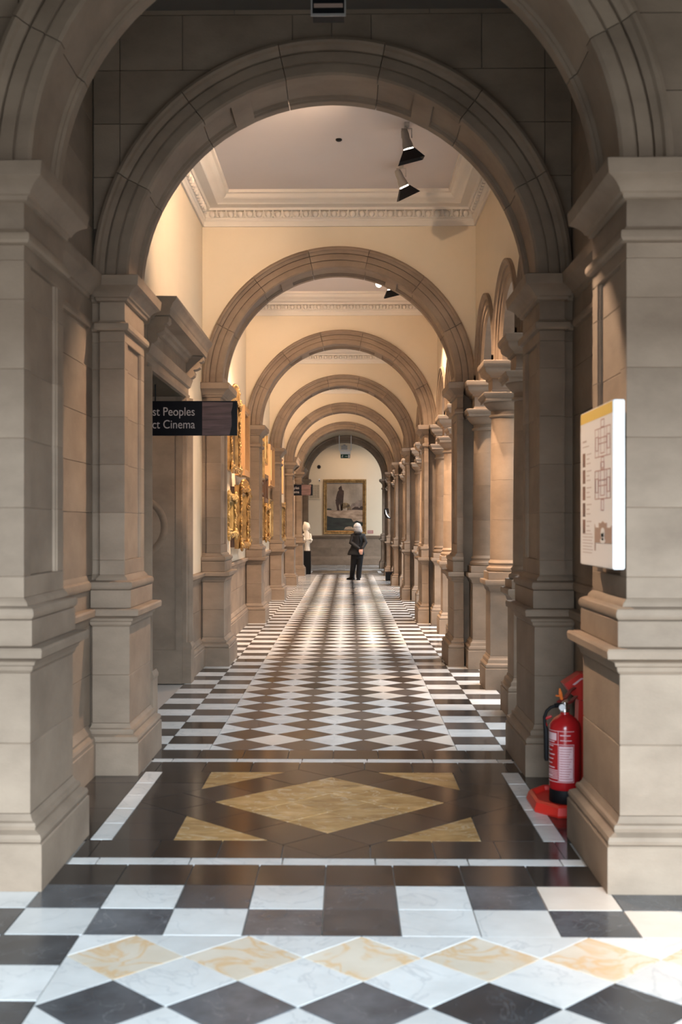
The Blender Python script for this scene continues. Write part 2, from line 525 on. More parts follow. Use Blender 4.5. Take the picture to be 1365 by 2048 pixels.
def make_pier(s, k, label, group=None):
    base = Y0[k]
    ya, yb = 0.105, PLEN - 0.105
    wide = 'wide' if k == 0 else 'left' if s < 0 else 'turn' if k == 1 else 'mid'
    root = thing('stone_pier', label, 'pier', (0, base, 0), group)
    for name, prof in PROF:
        if prof:
            MB().loft([[(x, y, z) for x, y in plan(s, p, ya, yb, wide)] for z, p in prof]).obj(name, 'stone', root, 30)
        else:
            for c in range(len(COURSES) - 1):
                za, zb = COURSES[c], COURSES[c + 1]
                e = 0.003
                MB().loft([[(x, y, z) for x, y in plan(s, p, ya, yb, wide, c in NOTCHED)] for z, p in ((za, -e), (za + e, 0), (zb - e, 0), (zb, -e))]).obj('shaft_stone', 'stone', root)
    return root

side_word = {-1: 'left', 1: 'right'}
def pier_label(s, k):
    if k == 0:
        return ['wide foreground stone pier at the left with moulded impost and panelled side',
                'wide foreground stone pier at the right carrying the white map board'][s > 0]
    extra = {(-1, 1): 'beside the doorway with the black sign', (1, 1): 'just behind the red fire extinguisher',
             (-1, 3): 'between two groups of gilt frames', (-1, 6): 'in front of the marble figure', (1, 6): 'behind the low black box',
             (1, 7): 'in bluish light by the end wall', (-1, 7): 'nearest the end wall'}.get((s, k), '')
    return f'sandstone pier, {side_word[s]} foot of the {ORD[k]} arch' + (', ' + extra if extra else ' from the front')
for s in (-1, 1):
    proto = None
    for k in range(8):
        if k < 2 or (s > 0 and k == 2):
            p = make_pier(s, k, pier_label(s, k), 'corridor piers' if k else 'foreground piers')
            proto = p
        else:
            p = copy_tree(proto)
            p.location = (0, Y0[k], 0)
            p['label'] = pier_label(s, k)

# ------------------------------------------------------------------ arches
def arch_profile(rec):
    y0, y1 = 0.175, PLEN - 0.175
    o = y0 - 0.05
    half = [(REX, y0 + 0.02), (REX, o), (REX - 0.020, o - 0.010), (REX - 0.034, o - 0.004), (REX - 0.044, o + 0.014), (REX - 0.062, o + 0.026), (REX - 0.070, o + 0.030),
            (REX - 0.072, o + 0.052), (REX - 0.080, o + 0.052), (REX - 0.082, o + 0.036), (REX - 0.140, o + 0.038), (REX - 0.142, o + 0.056), (REX - 0.150, o + 0.056),
            (REX - 0.152, o + 0.046), (RIN + 0.014, o + 0.048), (RIN, o + 0.060)]
    a = y0 + 0.10
    r1, r2 = (RIN + 0.014, RIN + 0.030) if rec else (RIN, RIN)
    soff = [(RIN, a - 0.012), (r1, a - 0.006), (r1, a + 0.010), (r2, a + 0.018)]
    pts = half + soff
    mir = [(r, PLEN - y) for r, y in reversed(pts)]
    return pts + mir

VJ = [0, 26, 51, 77, 103, 129, 154, 180]
PANELS = [(4, 60), (66, 114), (120, 176)]
def make_arch(k, label):
    root = thing('stone_arch', label, 'arch', (0, Y0[k], ZSP), 'corridor arches')
    for i in range(7):
        a0, a1 = VJ[i] + 0.10, VJ[i + 1] - 0.10
        stops = [(a0, None), (a1, None)]
        cuts = sorted({a0, a1, *[c for pr in PANELS for c in pr if a0 < c < a1]})
        rings = []
        for c in range(len(cuts) - 1):
            p, q = cuts[c], cuts[c + 1]
            mid = (p + q) / 2
            rec = any(u < mid < v for u, v in PANELS)
            prof = arch_profile(rec)
            n = max(1, int((q - p) / 3.2))
            for t in range(n + 1):
                a = radians(p + (q - p) * t / n)
                rings.append([(r * cos(a), y, r * sin(a)) for r, y in prof])
        MB().loft(rings).obj('voussoir', 'stone', root, 25)
    return root
a1 = make_arch(1, 'near sandstone arch of seven voussoirs with panelled underside, second from the front')
for k in (0, 2, 3, 4, 5, 6, 7):
    c = copy_tree(a1)
    c.location = (0, Y0[k], ZSP)
    c['label'] = {0: 'foreground sandstone arch cut off by the top of the picture',
                  7: 'farthest sandstone arch, framing the large oil painting'}.get(k, f'sandstone arch in a cream wall, {ORD[k]} from the front')

# ------------------------------------------------------------------ cross walls above the arches
def circle_x(z, r):
    d = z - ZSP
    return sqrt(max(0.0, r * r - d * d)) if d < r else 0.0

def cross_plaster(k, zt, x_out, mat='cream'):
    y0, y1 = Y0[k] + 0.18, Y0[k] + PLEN - 0.18
    mb = MB()
    n = 48
    r = REX + 0.006
    xs = [-x_out] + [-r * cos(pi * i / n) for i in range(n + 1)] + [x_out]
    zs = [ZSP + .002] + [ZSP + .002 + r * sin(pi * i / n) for i in range(n + 1)] + [ZSP + .002]
    m = len(xs)
    vs = [(xs[i], y0, zs[i]) for i in range(m)] + [(xs[i], y0, zt) for i in range(m)] + [(xs[i], y1, zs[i]) for i in range(m)] + [(xs[i], y1, zt) for i in range(m)]
    fs = []
    for i in range(m - 1):
        fs += [(i, i + 1, m + i + 1, m + i), (2 * m + i + 1, 2 * m + i, 3 * m + i, 3 * m + i + 1), (i + 1, i, 2 * m + i, 2 * m + i + 1), (m + i, m + i + 1, 3 * m + i + 1, 3 * m + i)]
    fs += [(0, m, 3 * m, 2 * m), (m - 1, 3 * m - 1, 4 * m - 1, 2 * m - 1)]
    return mb.add(vs, fs), mat

for k in range(2, 8):
    mb, mat = cross_plaster(k, 5.30, XW - 0.001, 'cream')
    o = mb.obj('wall_cross', mat, None)
    tag(o, f'cream plaster wall above the {ORD[k]} arch from the front', 'wall', kind='structure')

def stone_cross(k, zt, x_out, heights, name, label):
    """coursed stone spandrel: every stone a part"""
    root = thing(name, label, 'wall', (0, Y0[k], 0), kind='structure')
    y0, y1 = 0.18, PLEN - 0.18
    r = REX + 0.012
    mb, mat = cross_plaster(k, zt, x_out, 'mortar')
    mb.v = [(x, (y - Y0[k] - 0.45) * 0.94 + 0.45, z) for x, y, z in mb.v]
    mb.obj('wall_core', 'mortar', root)
    g = 0.0025
    for row in range(len(heights) - 1):
        za, zb = heights[row] + g, heights[row + 1] - g
        for s in (-1, 1):
            n = 14
            inner = [(circle_x(za + (zb - za) * i / n, r), za + (zb - za) * i / n) for i in range(n + 1)]
            xj = [0.0 if row % 2 else 0.25, 0.62 if row % 2 else 0.95, 1.35, 1.95, 2.6]
            xj = [x for x in xj if x < x_out - 0.08] + [x_out]
            lo = 0.0
            for xe in xj:
                pts = [(max(x, lo) + (g if lo >= x else 0), z) for x, z in inner]
                if all(x >= xe - 0.03 for x, z in pts):
                    lo = max(lo, xe); continue
                z_in = ZSP + sqrt(max(0.0, r * r - (xe - g) ** 2)) if xe - g < r else za
                z_in = max(za, z_in)
                poly = [(x, z) for x, z in pts if x < xe - g] + [(xe - g, zb), (xe - g, z_in)]
                clean = []
                for q in poly:
                    if not clean or (abs(q[0] - clean[-1][0]) + abs(q[1] - clean[-1][1])) > 1e-4:
                        clean.append(q)
                if len(clean) >= 3:
                    MB().loft([[(s * x, y0, z) for x, z in clean], [(s * x, y1, z) for x, z in clean]]).obj('wall_stone', 'stone', root)
                lo = xe
    return root
stone_cross(1, 5.22, XW - 0.001, [3.12, 3.44, 3.77, 4.11, 4.45, 4.80, 5.22], 'wall_inner', 'dark coursed stone wall above the near arch, in shade under the vault')
stone_cross(0, 5.60, 2.6, [3.12, 3.46, 3.80, 4.14, 4.48, 4.82, 5.2, 5.60], 'wall_front', 'coursed stone wall around the foreground arch')

# ------------------------------------------------------------------ ceilings, cornices
ceil = thing('ceiling', 'pale flat ceiling panels of the corridor between the cross walls', 'ceiling', kind='structure')
for a, b in BAYS:
    MB().box(-2.6, 1.95, a - 0.2, b + 0.2, ZCEIL, ZCEIL + 0.12).obj('ceiling_panel', 'ceiling', ceil)
MB().box(-2.6, 1.95, Y0[0] + 0.6, Y0[1] + 0.2, 4.83, 4.95).obj('ceiling_panel', 'hall_stone', ceil)  # shade put into the colour: darker stone to cut bounce under the vault
MB().box(-6, 6, Y0[7] + 0.7, END_Y + 0.3, ZCEIL, ZCEIL + 0.12).obj('ceiling_panel', 'ceiling', ceil)
MB().box(-2.6, 1.95, Y0[0], END_Y + 0.3, 5.32, 5.40).obj('blocking_slab', 'mortar', ceil)  # unseen slab laid on top to block light from above

CORN = [(0.001, 4.865), (.020, 4.865), (.022, 4.918), (.032, 4.926), (.040, 4.940), (.036, 4.950), (.046, 4.958), (.050, 5.022), (.085, 5.030), (.092, 5.050), (.10, 5.056),
        (.19, 5.066), (.21, 5.084), (.255, 5.098), (.285, 5.125), (.30, 5.150), (.325, 5.158), (.33, ZCEIL - .0005), (0.001, ZCEIL - .0005)]
EGG = MB()
EGG.ball((0, 0, 0), (0.034, 0.030, 0.036), 10, 6)
egg_me = EGG.mesh('egg_moulding', 'white_plaster', 60)
dart_me = MB().box(-0.007, 0.007, -0.026, 0.012, -0.036, 0.034).mesh('dart_moulding', 'white_plaster')
for b, (ya, yb) in enumerate(BAYS):
    root = thing(f'trim_{b+1}', f'white moulded plaster cornice with egg and dart band, {ORD[b]} bay of the corridor', 'cornice', (0, ya, 0), kind='structure')
    w, l = XW - 0.001, (yb + 0.07) - (ya - 0.07)
    o = -0.07 + 0.001
    rings = []
    for sx, sy in ((-1, 0), (1, 0), (1, 1), (-1, 1)):
        rings.append([(sx * (w - p), o + (p if sy == 0 else l - 0.002 - p), z) for p, z in CORN])
    rings.append(rings[0])
    mb = MB().loft(rings, True, False)
    mb.obj('cornice', 'white_plaster', root, 30)
    # egg and dart
    sp = 0.104
    if b == 0:
        n = int(2 * (w - 0.06) / sp)
        for i in range(n):
            x = -(n - 1) / 2 * sp + i * sp
            y = o + l - 0.002 - 0.058
            link('egg_moulding', egg_me, root, (x, y, 4.990))
            if i < n - 1:
                link('dart_moulding', dart_me, root, (x + sp / 2, y, 4.992))
    rest = MB()
    if b > 0:
        n = int(2 * (w - 0.06) / sp)
        for i in range(n):
            x = -(n - 1) / 2 * sp + i * sp
            y = o + l - 0.002 - 0.058
            rest.ball((x, y, 4.990), (0.034, 0.030, 0.036), 8, 5)
            rest.box(x + sp / 2 - 0.007, x + sp / 2 + 0.007, y - 0.026, y + 0.012, 4.954, 5.024)
    for sx in (-1, 1):
        n = int((l - 0.15) / sp)
        for i in range(n):
            y = o + 0.08 + i * sp
            x = sx * (w - 0.058)
            rest.ball((x, y, 4.990), (0.030, 0.034, 0.036), 8, 5)
            rest.box(x - 0.02, x + 0.02, y + sp / 2 - 0.007, y + sp / 2 + 0.007, 4.954, 5.024)
    rest.obj('egg_and_dart', 'white_plaster', root, 60, kind='stuff')

# ------------------------------------------------------------------ left wall
def strip(mb, s, ya, yb, prof, xface=XW):
    """moulding along the wall: prof (z, projection)"""
    mb.loft([[(s * (xface - p), y, z) for z, p in prof] + [(s * (xface + 0.03), y, prof[-1][0]), (s * (xface + 0.03), y, prof[0][0])] for y in (ya, yb)])
    return mb
SK = [(0, .055), (.196, .055), (.202, .050), (.208, .050), (.225, .052), (.240, .045), (.252, .025), (.268, .028), (.285, .018), (.314, .004)]
CAP = [(.922, .004), (.936, .012), (.955, .015), (.972, .026), (.990, .052), (1.022, .056), (1.034, .050), (1.036, .0)]
DOORS = {0: True, 4: True, 5: True}
DOFF = 3.13           # middle of a doorway behind the plinth of its bay
OPEN = 1.00           # half width of the opening
OPH = 2.81
wl = thing('wall_left', 'long left wall, cream plaster above a stone dado', 'wall', kind='structure')
fb = (Y0[0] + 0.797, Y0[1] + 0.15)
for b, (ya, yb) in enumerate(BAYS):
    k = b + 1
    a_, b_ = ya - 0.2, yb + 0.2
    segs = [(a_, b_)]
    if b in DOORS:
        c = Y0[k] + DOFF
        segs = [(a_, c - OPEN), (c + OPEN, b_)]
        MB().box(-2.6, -XW, c - OPEN, c + OPEN, OPH, 5.3).obj('plaster', 'cream', wl)
    for p, q in segs:
        MB().box(-2.6, -XW, p, q, 1.03, 5.3).obj('plaster', 'cream', wl)
        MB().box(-2.6, -XW - 0.012, p, q, 0, 1.03).obj('wall_core', 'mortar', wl)
        n = max(1, round((q - p) / 0.95))
        for row, (za, zb) in enumerate(((.30, .617), (.620, .93))):
            cuts = [p + (q - p) * (i + (0.5 if row else 0)) / n for i in range(n + (0 if row else 1))]
            cuts = [max(p, ya + 0.001)] + [c_ for c_ in cuts if max(p, ya) + 0.1 < c_ < min(q, yb) - 0.1] + [min(q, yb - 0.001)]
            for i in range(len(cuts) - 1):
                MB().box(-XW - 0.02, -XW, cuts[i] + 0.0015, cuts[i + 1] - 0.0015, za, zb).obj('dado_stone', 'stone', wl)
        p_, q_ = max(p, Y0[k] + 0.903), min(q, Y0[k + 1] - 0.002)
        strip(MB(), -1, p_ + (0.22 if p == p_ else 0), q_ - (0.22 if q == q_ else 0), SK).obj('skirting', 'stone', wl, 30)
        strip(MB(), -1, p_ + (0.22 if p == p_ else 0), q_ - (0.22 if q == q_ else 0), CAP).obj('dado_rail', 'stone', wl, 30)

def side_bay(s):
    """stone wall between the two front pier pairs"""
    root = thing('wall_bay_left' if s < 0 else 'wall_bay_right', f'narrow recessed stone wall between the two near piers, {side_word[s]} side', 'wall', kind='structure')
    ya, yb = fb
    MB().box(s * (XW + 0.02), s * 2.6, ya, yb, 0, 5.2).obj('wall_core', 'mortar', root)
    zs = [.0, .30, .617, .93, 1.24, 1.635, 1.938, 2.24, 2.542, 2.80, 2.97, 3.44, 3.77, 4.11, 4.45, 4.83]
    for i in range(len(zs) - 1):
        MB().box(s * XW, s * (XW + 0.03), ya, yb, zs[i] + 0.0015, zs[i + 1] - 0.0015).obj('wall_stone', 'stone', root)
    pa, pb = Y0[0] + 0.903, Y0[1] - 0.002
    for nm, pr in (('skirting', SK), ('dado_rail', CAP), ('base_moulding', [(z, p * 0.5) for z, p in PROF[6][1]]), ('astragal', PROF[8][1]),
                   ('impost', [(z, p * 0.9) for z, p in PROF[10][1]])):
        strip(MB(), s, pa, pb, pr).obj(nm, 'stone', root, 30)
side_bay(-1); side_bay(1)

# doorways
def make_door(idx, label):
    root = thing(f'door_{idx}', label, 'doorway', (0, 0, 0), kind='structure')
    o = OPEN
    xw = -XW
    # architrave jambs (stepped section) and plinth blocks
    for s in (-1, 1):
        prof = [(o, 0.0), (o, 0.035), (o + 0.03, 0.045), (o + 0.035, 0.03), (o + 0.10, 0.03), (o + 0.11, 0.05), (o + 0.17, 0.07), (o + 0.18, 0.075), (o + 0.20, 0.075), (o + 0.20, 0.0)]
        MB().loft([[(xw + p + 0.0006, s * t, z) for t, p in prof] for z in (0.40, OPH)]).obj('architrave', 'stone', root, 30)
        MB().box(xw + 0.0006, xw + 0.085, s * (o - 0.012), s * (o + 0.215), 0, 0.33).obj('plinth_block', 'stone', root)
        MB().loft([[(xw + 0.0006, s * (o - q), z), (xw + p, s * (o - q), z), (xw + p, s * (o + 0.205 + q), z), (xw + 0.0006, s * (o + 0.205 + q), z)]
                   for z, p, q in ((0.33, 0.085, .01), (0.345, 0.092, .014), (0.365, 0.092, .014), (0.38, 0.085, .008), (0.40, 0.076, 0))]).obj('base_moulding', 'stone', root, 30)
        # reveal with sunk round panel
        yi = s * o
        MB().box(-2.6, xw - 0.06, yi + s * 0.0, yi + s * -0.02, 0.33, OPH).obj('reveal', 'stone', root)
        MB().box(-2.6, xw + 0.0, yi, yi - s * 0.035, 0, 0.33).obj('reveal_plinth', 'stone', root)
        MB().box(xw - 0.065, xw, yi, yi - s * 0.030, 0.33, OPH).obj('reveal_bead', 'stone', root)
        rings = []
        for i in range(33):
            a = 2 * pi * i / 32
            rings.append([(-1.975 + r * cos(a), yi - s * h, 1.533 + r * sin(a)) for r, h in ((.315, .0205), (.305, .030), (.285, .036), (.262, .030), (.245, .0205))])
        MB().loft(rings, True, False).obj('round_moulding', 'stone', root, 40)
    # lintel architrave, frieze, consoles, cornice
    prof = [(OPH, 0.0), (OPH, 0.035), (OPH + .03, .045), (OPH + .035, .03), (OPH + .10, .03), (OPH + .11, .05), (OPH + .17, .07), (OPH + .185, .075), (OPH + .19, .0)]
    MB().loft([[(xw + p + 0.0006, y, z) for z, p in prof] for y in (-o - 0.20, o + 0.20)]).obj('lintel', 'stone', root, 30)
    MB().box(xw + 0.0006, xw + 0.03, -o - 0.18, o + 0.18, OPH + .19, 3.21).obj('frieze', 'stone', root)
    prof = [(3.14, 0.03), (3.15, .05), (3.18, .06), (3.19, .085), (3.205, .09), (3.212, .10), (3.215, .215), (3.265, .22), (3.275, .228), (3.285, .23), (3.31, .24), (3.335, .262), (3.345, .268), (3.362, .27), (3.365, .0)]
    MB().loft([[(xw + p + 0.0006, y, z) for z, p in prof] + [(xw + 0.0006, y, 3.14)] for y in (-o - 0.20, o + 0.20)]).obj('cornice', 'stone', root, 30)
    for s in (-1, 1):
        side = [(0.0, 3.21), (.20, 3.21), (.20, 3.17), (.185, 3.155), (.16, 3.15), (.172, 3.13), (.165, 3.10), (.13, 3.08), (.10, 3.075), (.115, 3.05), (.11, 3.02), (.085, 3.0), (.05, 2.99), (.0, 2.965)]
        MB().loft([[(xw + 0.001 + p, s * t, z) for p, z in side] for t in (o + 0.02, o + 0.155)]).obj('console', 'stone', root, 30)
    # dark double door deep in the wall
    MB().box(-2.6, -2.52, -o, o, 0, OPH).obj('door_frame', 'dark_wood', root)
    for s in (-1, 1):
        leaf = MB().box(-2.52, -2.47, s * 0.01, s * (o - 0.04), 0.02, OPH - 0.05)
        lo = leaf.obj('door_leaf', 'dark_wood', root)
        for za, zb in ((0.25, 0.95), (1.15, 1.75), (1.95, 2.6)):
            MB().box(-2.47, -2.458, s * 0.14, s * (o - 0.16), za, zb).obj('door_panel', 'dark_wood', lo)
        MB().tube([(-2.458, s * 0.07, 1.0), (-2.41, s * 0.07, 1.0), (-2.41, s * 0.07, 1.22), (-2.458, s * 0.07, 1.22)], 0.012).obj('door_handle', 'old_gold', lo)
    MB().box(-2.6, -XW, -o, o, OPH, OPH + 0.02).obj('soffit', 'stone', root)
    return root
d1 = make_door(1, 'stone doorway with console cornice in the left wall, behind the near black sign')
d1.location = (0, Y0[1] + DOFF, 0)
for i, (b, lb) in enumerate(((4, 'stone doorway behind the far black sign, mostly hidden by the sixth left pier'), (5, 'stone doorway in the last left bay by the white marble figure'))):
    d = copy_tree(d1)
    d.name = f'door_{i+2}'
    d['label'] = lb
    d.location = (0, Y0[b + 1] + DOFF, 0)

# ------------------------------------------------------------------ right wall: arcade
XC = 1.63             # column axis
SPAN = 1.54
COFF = 0.87
wr = thing('wall_right', 'right wall of the corridor, cream plaster over an arcade on round columns', 'wall', kind='structure')
XR0, XR1 = XW, 1.86
ARI, ARE = 0.62, 0.815
ZA = 3.105
def arcade_ring(yc):
    prof = [(ARE, XR0 + .02), (ARE, XR0 - .035), (ARE - .02, XR0 - .04), (ARE - .035, XR0 - .02), (ARE - .06, XR0 - .012), (ARE - .065, XR0 + .004), (ARE - .12, XR0 + .004),
            (ARE - .125, XR0 + .02), (ARI + .03, XR0 + .02), (ARI, XR0 + .045)]
    prof = prof + [(r, XR0 + XR1 - x) for r, x in reversed(prof)]
    rings = []
    n = 30
    lim = SPAN / 2 - 0.0015
    for i in range(n + 1):
        a = pi * i / n
        rings.append([(x, yc + max(-lim, min(lim, r * cos(a))), ZA + r * sin(a)) for r, x in prof])
    return MB().loft(rings)
for b in range(6):
    k = b + 1
    ystart = Y0[k] + COFF - SPAN * 0 
    prev = None
    y_lo = Y0[k] + 0.45
    y_hi = Y0[k + 1] + 0.45
    xs, zs = [y_lo, Y0[k] + COFF - 0.0], [ZA, ZA]
    for j in range(3):
        yc = Y0[k] + COFF + SPAN * (j + 0.5)
        arcade_ring(yc).obj('arcade_arch', 'stone', wr, 25)
        n = 24
        for i in range(n + 1):
            a = pi - pi * i / n
            r = ARE - 0.01
            y = r * cos(a)
            lim = SPAN / 2
            y = max(-lim, min(lim, y))
            xs.append(yc + y); zs.append(ZA + r * sin(a))
    xs += [y_hi]; zs += [ZA]
    m = len(xs)
    zt = 5.3
    vs = []
    for X in (XR0, XR1):
        vs += [(X, xs[i], zs[i]) for i in range(m)] + [(X, xs[i], zt) for i in range(m)]
    fs = []
    for i in range(m - 1):
        fs += [(i, i + 1, m + i + 1, m + i), (2 * m + i + 1, 2 * m + i, 3 * m + i, 3 * m + i + 1), (i, 2 * m + i, 2 * m + i + 1, i + 1)]
    MB().add(vs, fs).obj('plaster', 'cream', wr)
for k in range(1, 8):
    MB().box(XW - 0.146 if k > 1 else XR0 + 0.0, XR1, Y0[k] + 0.281, Y0[k] + 0.608, 0, ZA).obj('pier_back', 'stone', wr)
MB().box(XR0, XR1, Y0[1] + 0.151, Y0[1] + 0.449, ZA + 0.02, 5.3).obj('plaster', 'stone', wr)

def sq(c, h, z):
    return [(-h, -h, z), (h, -h, z), (h, h, z), (-h, h, z)]
def sq_loft(prof):
    return MB().loft([[(-h, -h, z), (h, -h, z), (h, h, z), (-h, h, z)] for h, z in prof])
def make_column(label):
    root = thing('stone_column', label, 'column', (XC, 0, 0), 'arcade columns', kind='thing')
    sq_loft([(.235, 0), (.235, .196), (.23, .202)]).obj('plinth', 'stone', root)
    sq_loft([(.225, .202), (.232, .215), (.23, .235), (.21, .25), (.205, .28), (.19, .295), (.185, .314)]).obj('plinth_moulding', 'stone', root, 30)
    sq_loft([(.178, .314), (.181, .318), (.181, .918), (.178, .922)]).obj('pedestal', 'stone', root)
    sq_loft([(.183, .922), (.192, .936), (.196, .955), (.21, .972), (.232, .990), (.236, 1.024), (.232, 1.034), (.2, 1.036)]).obj('pedestal_cap', 'stone', root, 30)
    sq_loft([(.196, 1.036), (.2, 1.04), (.2, 1.105), (.196, 1.108)]).obj('base_block', 'stone', root)
    MB().lathe([(.18, 1.108), (.193, 1.114), (.199, 1.128), (.196, 1.146), (.183, 1.154), (.176, 1.158), (.171, 1.172), (.176, 1.182), (.18, 1.19), (.176, 1.202), (.168, 1.208), (.163, 1.224)], n=28).obj('base_moulding', 'stone', root, 40)
    cuts = [1.224, 1.60, 1.98, 2.33, 2.575]
    rr = lambda z: .162 - .012 * ((z - 1.224) / 1.35) ** 1.6
    for i in range(4):
        za, zb = cuts[i], cuts[i + 1]
        e = .002
        MB().lathe([(rr(za) - e, za), (rr(za), za + e), (rr((za + zb) / 2), (za + zb) / 2), (rr(zb), zb - e), (rr(zb) - e, zb)], n=32).obj('shaft_drum', 'stone', root, 40)
    MB().lathe([(.150, 2.575), (.165, 2.580), (.171, 2.588), (.171, 2.598), (.165, 2.606), (.153, 2.610), (.153, 2.645), (.168, 2.655), (.19, 2.675), (.212, 2.700), (.222, 2.716), (.222, 2.722)], n=32).obj('capital', 'stone', root, 40)
    sq_loft([(.222, 2.722), (.228, 2.726), (.228, 2.752), (.236, 2.757), (.248, 2.775), (.252, 2.788), (.252, 2.798), (.236, 2.803)]).obj('abacus', 'stone', root, 30)
    sq_loft([(.165, 2.803), (.165, 2.83), (.158, 2.836), (.158, 2.935), (.165, 2.94)]).obj('dosseret', 'stone', root)
    sq_loft([(.165, 2.940), (.18, 2.948), (.184, 2.965), (.205, 2.98), (.228, 3.0), (.232, 3.01), (.236, 3.04), (.252, 3.055), (.256, 3.07), (.256, 3.098), (.25, 3.104)]).obj('impost_block', 'stone', root, 30)
    return root
cproto = None
POSW = ['engaged round column on the far side of', '', '', 'engaged round column on the near side of']
for b in range(6):
    for j in range(4):
        y = Y0[b + 1] + COFF + SPAN * j
        if cproto is None:
            cproto = c = make_column('')
        else:
            c = copy_tree(cproto)
        c.location = (XC, y, 0)
        kk = b + (2 if j == 3 else 1)
        c['label'] = (f'{POSW[j]} the {ORD[kk]} right pier from the front' if j in (0, 3) else
                      f'{["", "nearer", "farther", ""][j]} free-standing round column between the {ORD[b + 1]} and {ORD[b + 2]} right piers')

# ------------------------------------------------------------------ end wall and halls
we = thing('wall_end', 'end wall of the corridor, cream plaster above a panelled stone dado', 'wall', kind='structure')
MB().box(-6, 6, END_Y, END_Y + 0.3, 1.12, 5.3).obj('plaster', 'cream', we)
MB().box(-6, 6, END_Y + 0.02, END_Y + 0.3, 0, 1.12).obj('wall_core', 'mortar', we)
for row, (za, zb) in enumerate(((.30, .65), (.653, .99))):
    for i in range(-5, 6):
        x = i * 1.1 + (0.55 if row else 0)
        MB().box(x - 0.5485, x + 0.5485, END_Y, END_Y + 0.05, za, zb).obj('dado_stone', 'stone', we)
def strip_x(prof, y, x0, x1):
    return MB().loft([[(x, y - p, z) for z, p in prof] + [(x, y + 0.03, prof[-1][0]), (x, y + 0.03, prof[0][0])] for x in (x0, x1)])
strip_x(SK, END_Y, -6, 6).obj('skirting', 'stone', we, 30)
strip_x([(z + 0.085, p) for z, p in CAP], END_Y, -6, 6).obj('dado_rail', 'stone', we, 30)
MB().box(-6.2, -2.6, Y0[7] + 0.2, Y0[7] + 0.7, 0, 5.3).box(-6.3, -6, Y0[7], END_Y + .3, 0, 5.3).obj('wall_return', 'stone', we)

wf = thing('wall_hall', 'plain outer walls of the large daylit hall around the corridor', 'wall', kind='structure')
MB().box(-9, -2.6, Y0[0] + 0.2, Y0[0] + 0.7, 0, 5.6).obj('hall_wall', 'hall_stone', wf)
MB().box(13, 13.3, -9, 46, 0, 6.0).obj('hall_wall', 'hall_stone', wf)
MB().box(-9.3, -9, -9, 5.6, 0, 7.0).obj('hall_wall', 'hall_stone', wf)
MB().box(-9, 13, -9.3, -9, 0, 9.0).obj('hall_wall', 'hall_stone', wf)
MB().box(2.6, 5.0, Y0[0] + 0.2, Y0[0] + 0.7, 0, 5.6).obj('hall_wall', 'hall_stone', wf)
MB().box(-9, 13, 0.5, 0.9, 2.65, 5.45).obj('shade_beam', 'hall_stone', wf)  # unseen beam, added to keep the front lamps off the vault
cg = MB().box(-9, 13, 0.5, Y0[0] + 0.75, 5.45, 5.65).obj('ceiling_shade_slab', 'hall_stone')  # unseen slab, added to shade the tops of the piers
tag(cg, 'unseen slab added over the front hall to shade the upper piers', 'ceiling', kind='structure')

#PART2

# ------------------------------------------------------------------ ceiling spotlights (each carries its own lamp)
def make_spot(x, y, aim, watts, label, zlamp=5.03, cone=75, hood=True, group='track spotlights', zc=ZCEIL):
    root = thing('track_spotlight', label, 'spotlight', (x, y, 0), group)
    MB().box(-.022, .022, -.05, .05, zc - .035, zc).obj('mount', 'grey_metal', root)
    MB().tube([(0, 0, zc - .035), (0, 0, zlamp + .11)], .008).obj('stem', 'grey_metal', root)
    d = (Vector(aim) - Vector((x, y, zlamp))).normalized()
    q = Vector((0, 0, -1)).rotation_difference(d)
    mat = Matrix.Translation((0, 0, zlamp)) @ q.to_matrix().to_4x4()
    MB().lathe([(.016, .11), (.030, .10), (.036, .06), (.036, .02), (.048, -.03), (.050, -.065), (.044, -.065), (.042, -.05)], n=20).xform(mat).obj('lamp_body', 'lamp_grey', root, 40)
    MB().tube([(-.045, 0, .03), (-.045, 0, .115), (.045, 0, .115), (.045, 0, .03)], .006, 6).xform(Matrix.Translation((0, 0, zlamp))).obj('yoke', 'grey_metal', root)
    MB().lathe([(.001, -.0655), (.046, -.0655), (.046, -.0785), (.001, -.0785)], n=20).xform(mat).obj('lens', 'lamp', root)
    if hood:
        a, b, t = .050, .115, .10
        mb = MB()
        for i in range(4):     # four tapering barn door leaves round the lens
            m = mat @ Matrix.Rotation(i * pi / 2, 4, 'Z')
            st = len(mb.v)
            mb.add([(-a, a, -.078), (a, a, -.078), (b, b, -.078 - t), (-b, b, -.078 - t), (-a, a + .003, -.078), (a, a + .003, -.078), (b, b + .003, -.078 - t), (-b, b + .003, -.078 - t)],
                   [(0, 1, 2, 3), (7, 6, 5, 4), (0, 4, 5, 1), (1, 5, 6, 2), (2, 6, 7, 3), (3, 7, 4, 0)])
            mb.xform(m, st)
        mb.obj('barn_door', 'black', root)
    ld = bpy.data.lights.new('spot', 'SPOT')
    ld.energy = watts; ld.color = WARM; ld.spot_size = radians(cone); ld.spot_blend = 0.7; ld.shadow_soft_size = 0.025
    lo = bpy.data.objects.new('spot_light', ld); COL.objects.link(lo)
    lo.parent = root
    lo.matrix_local = Matrix.Translation(Vector((0, 0, zlamp)) + d * 0.082) @ (Vector((0, 0, -1)).rotation_difference(d)).to_matrix().to_4x4()
    return root

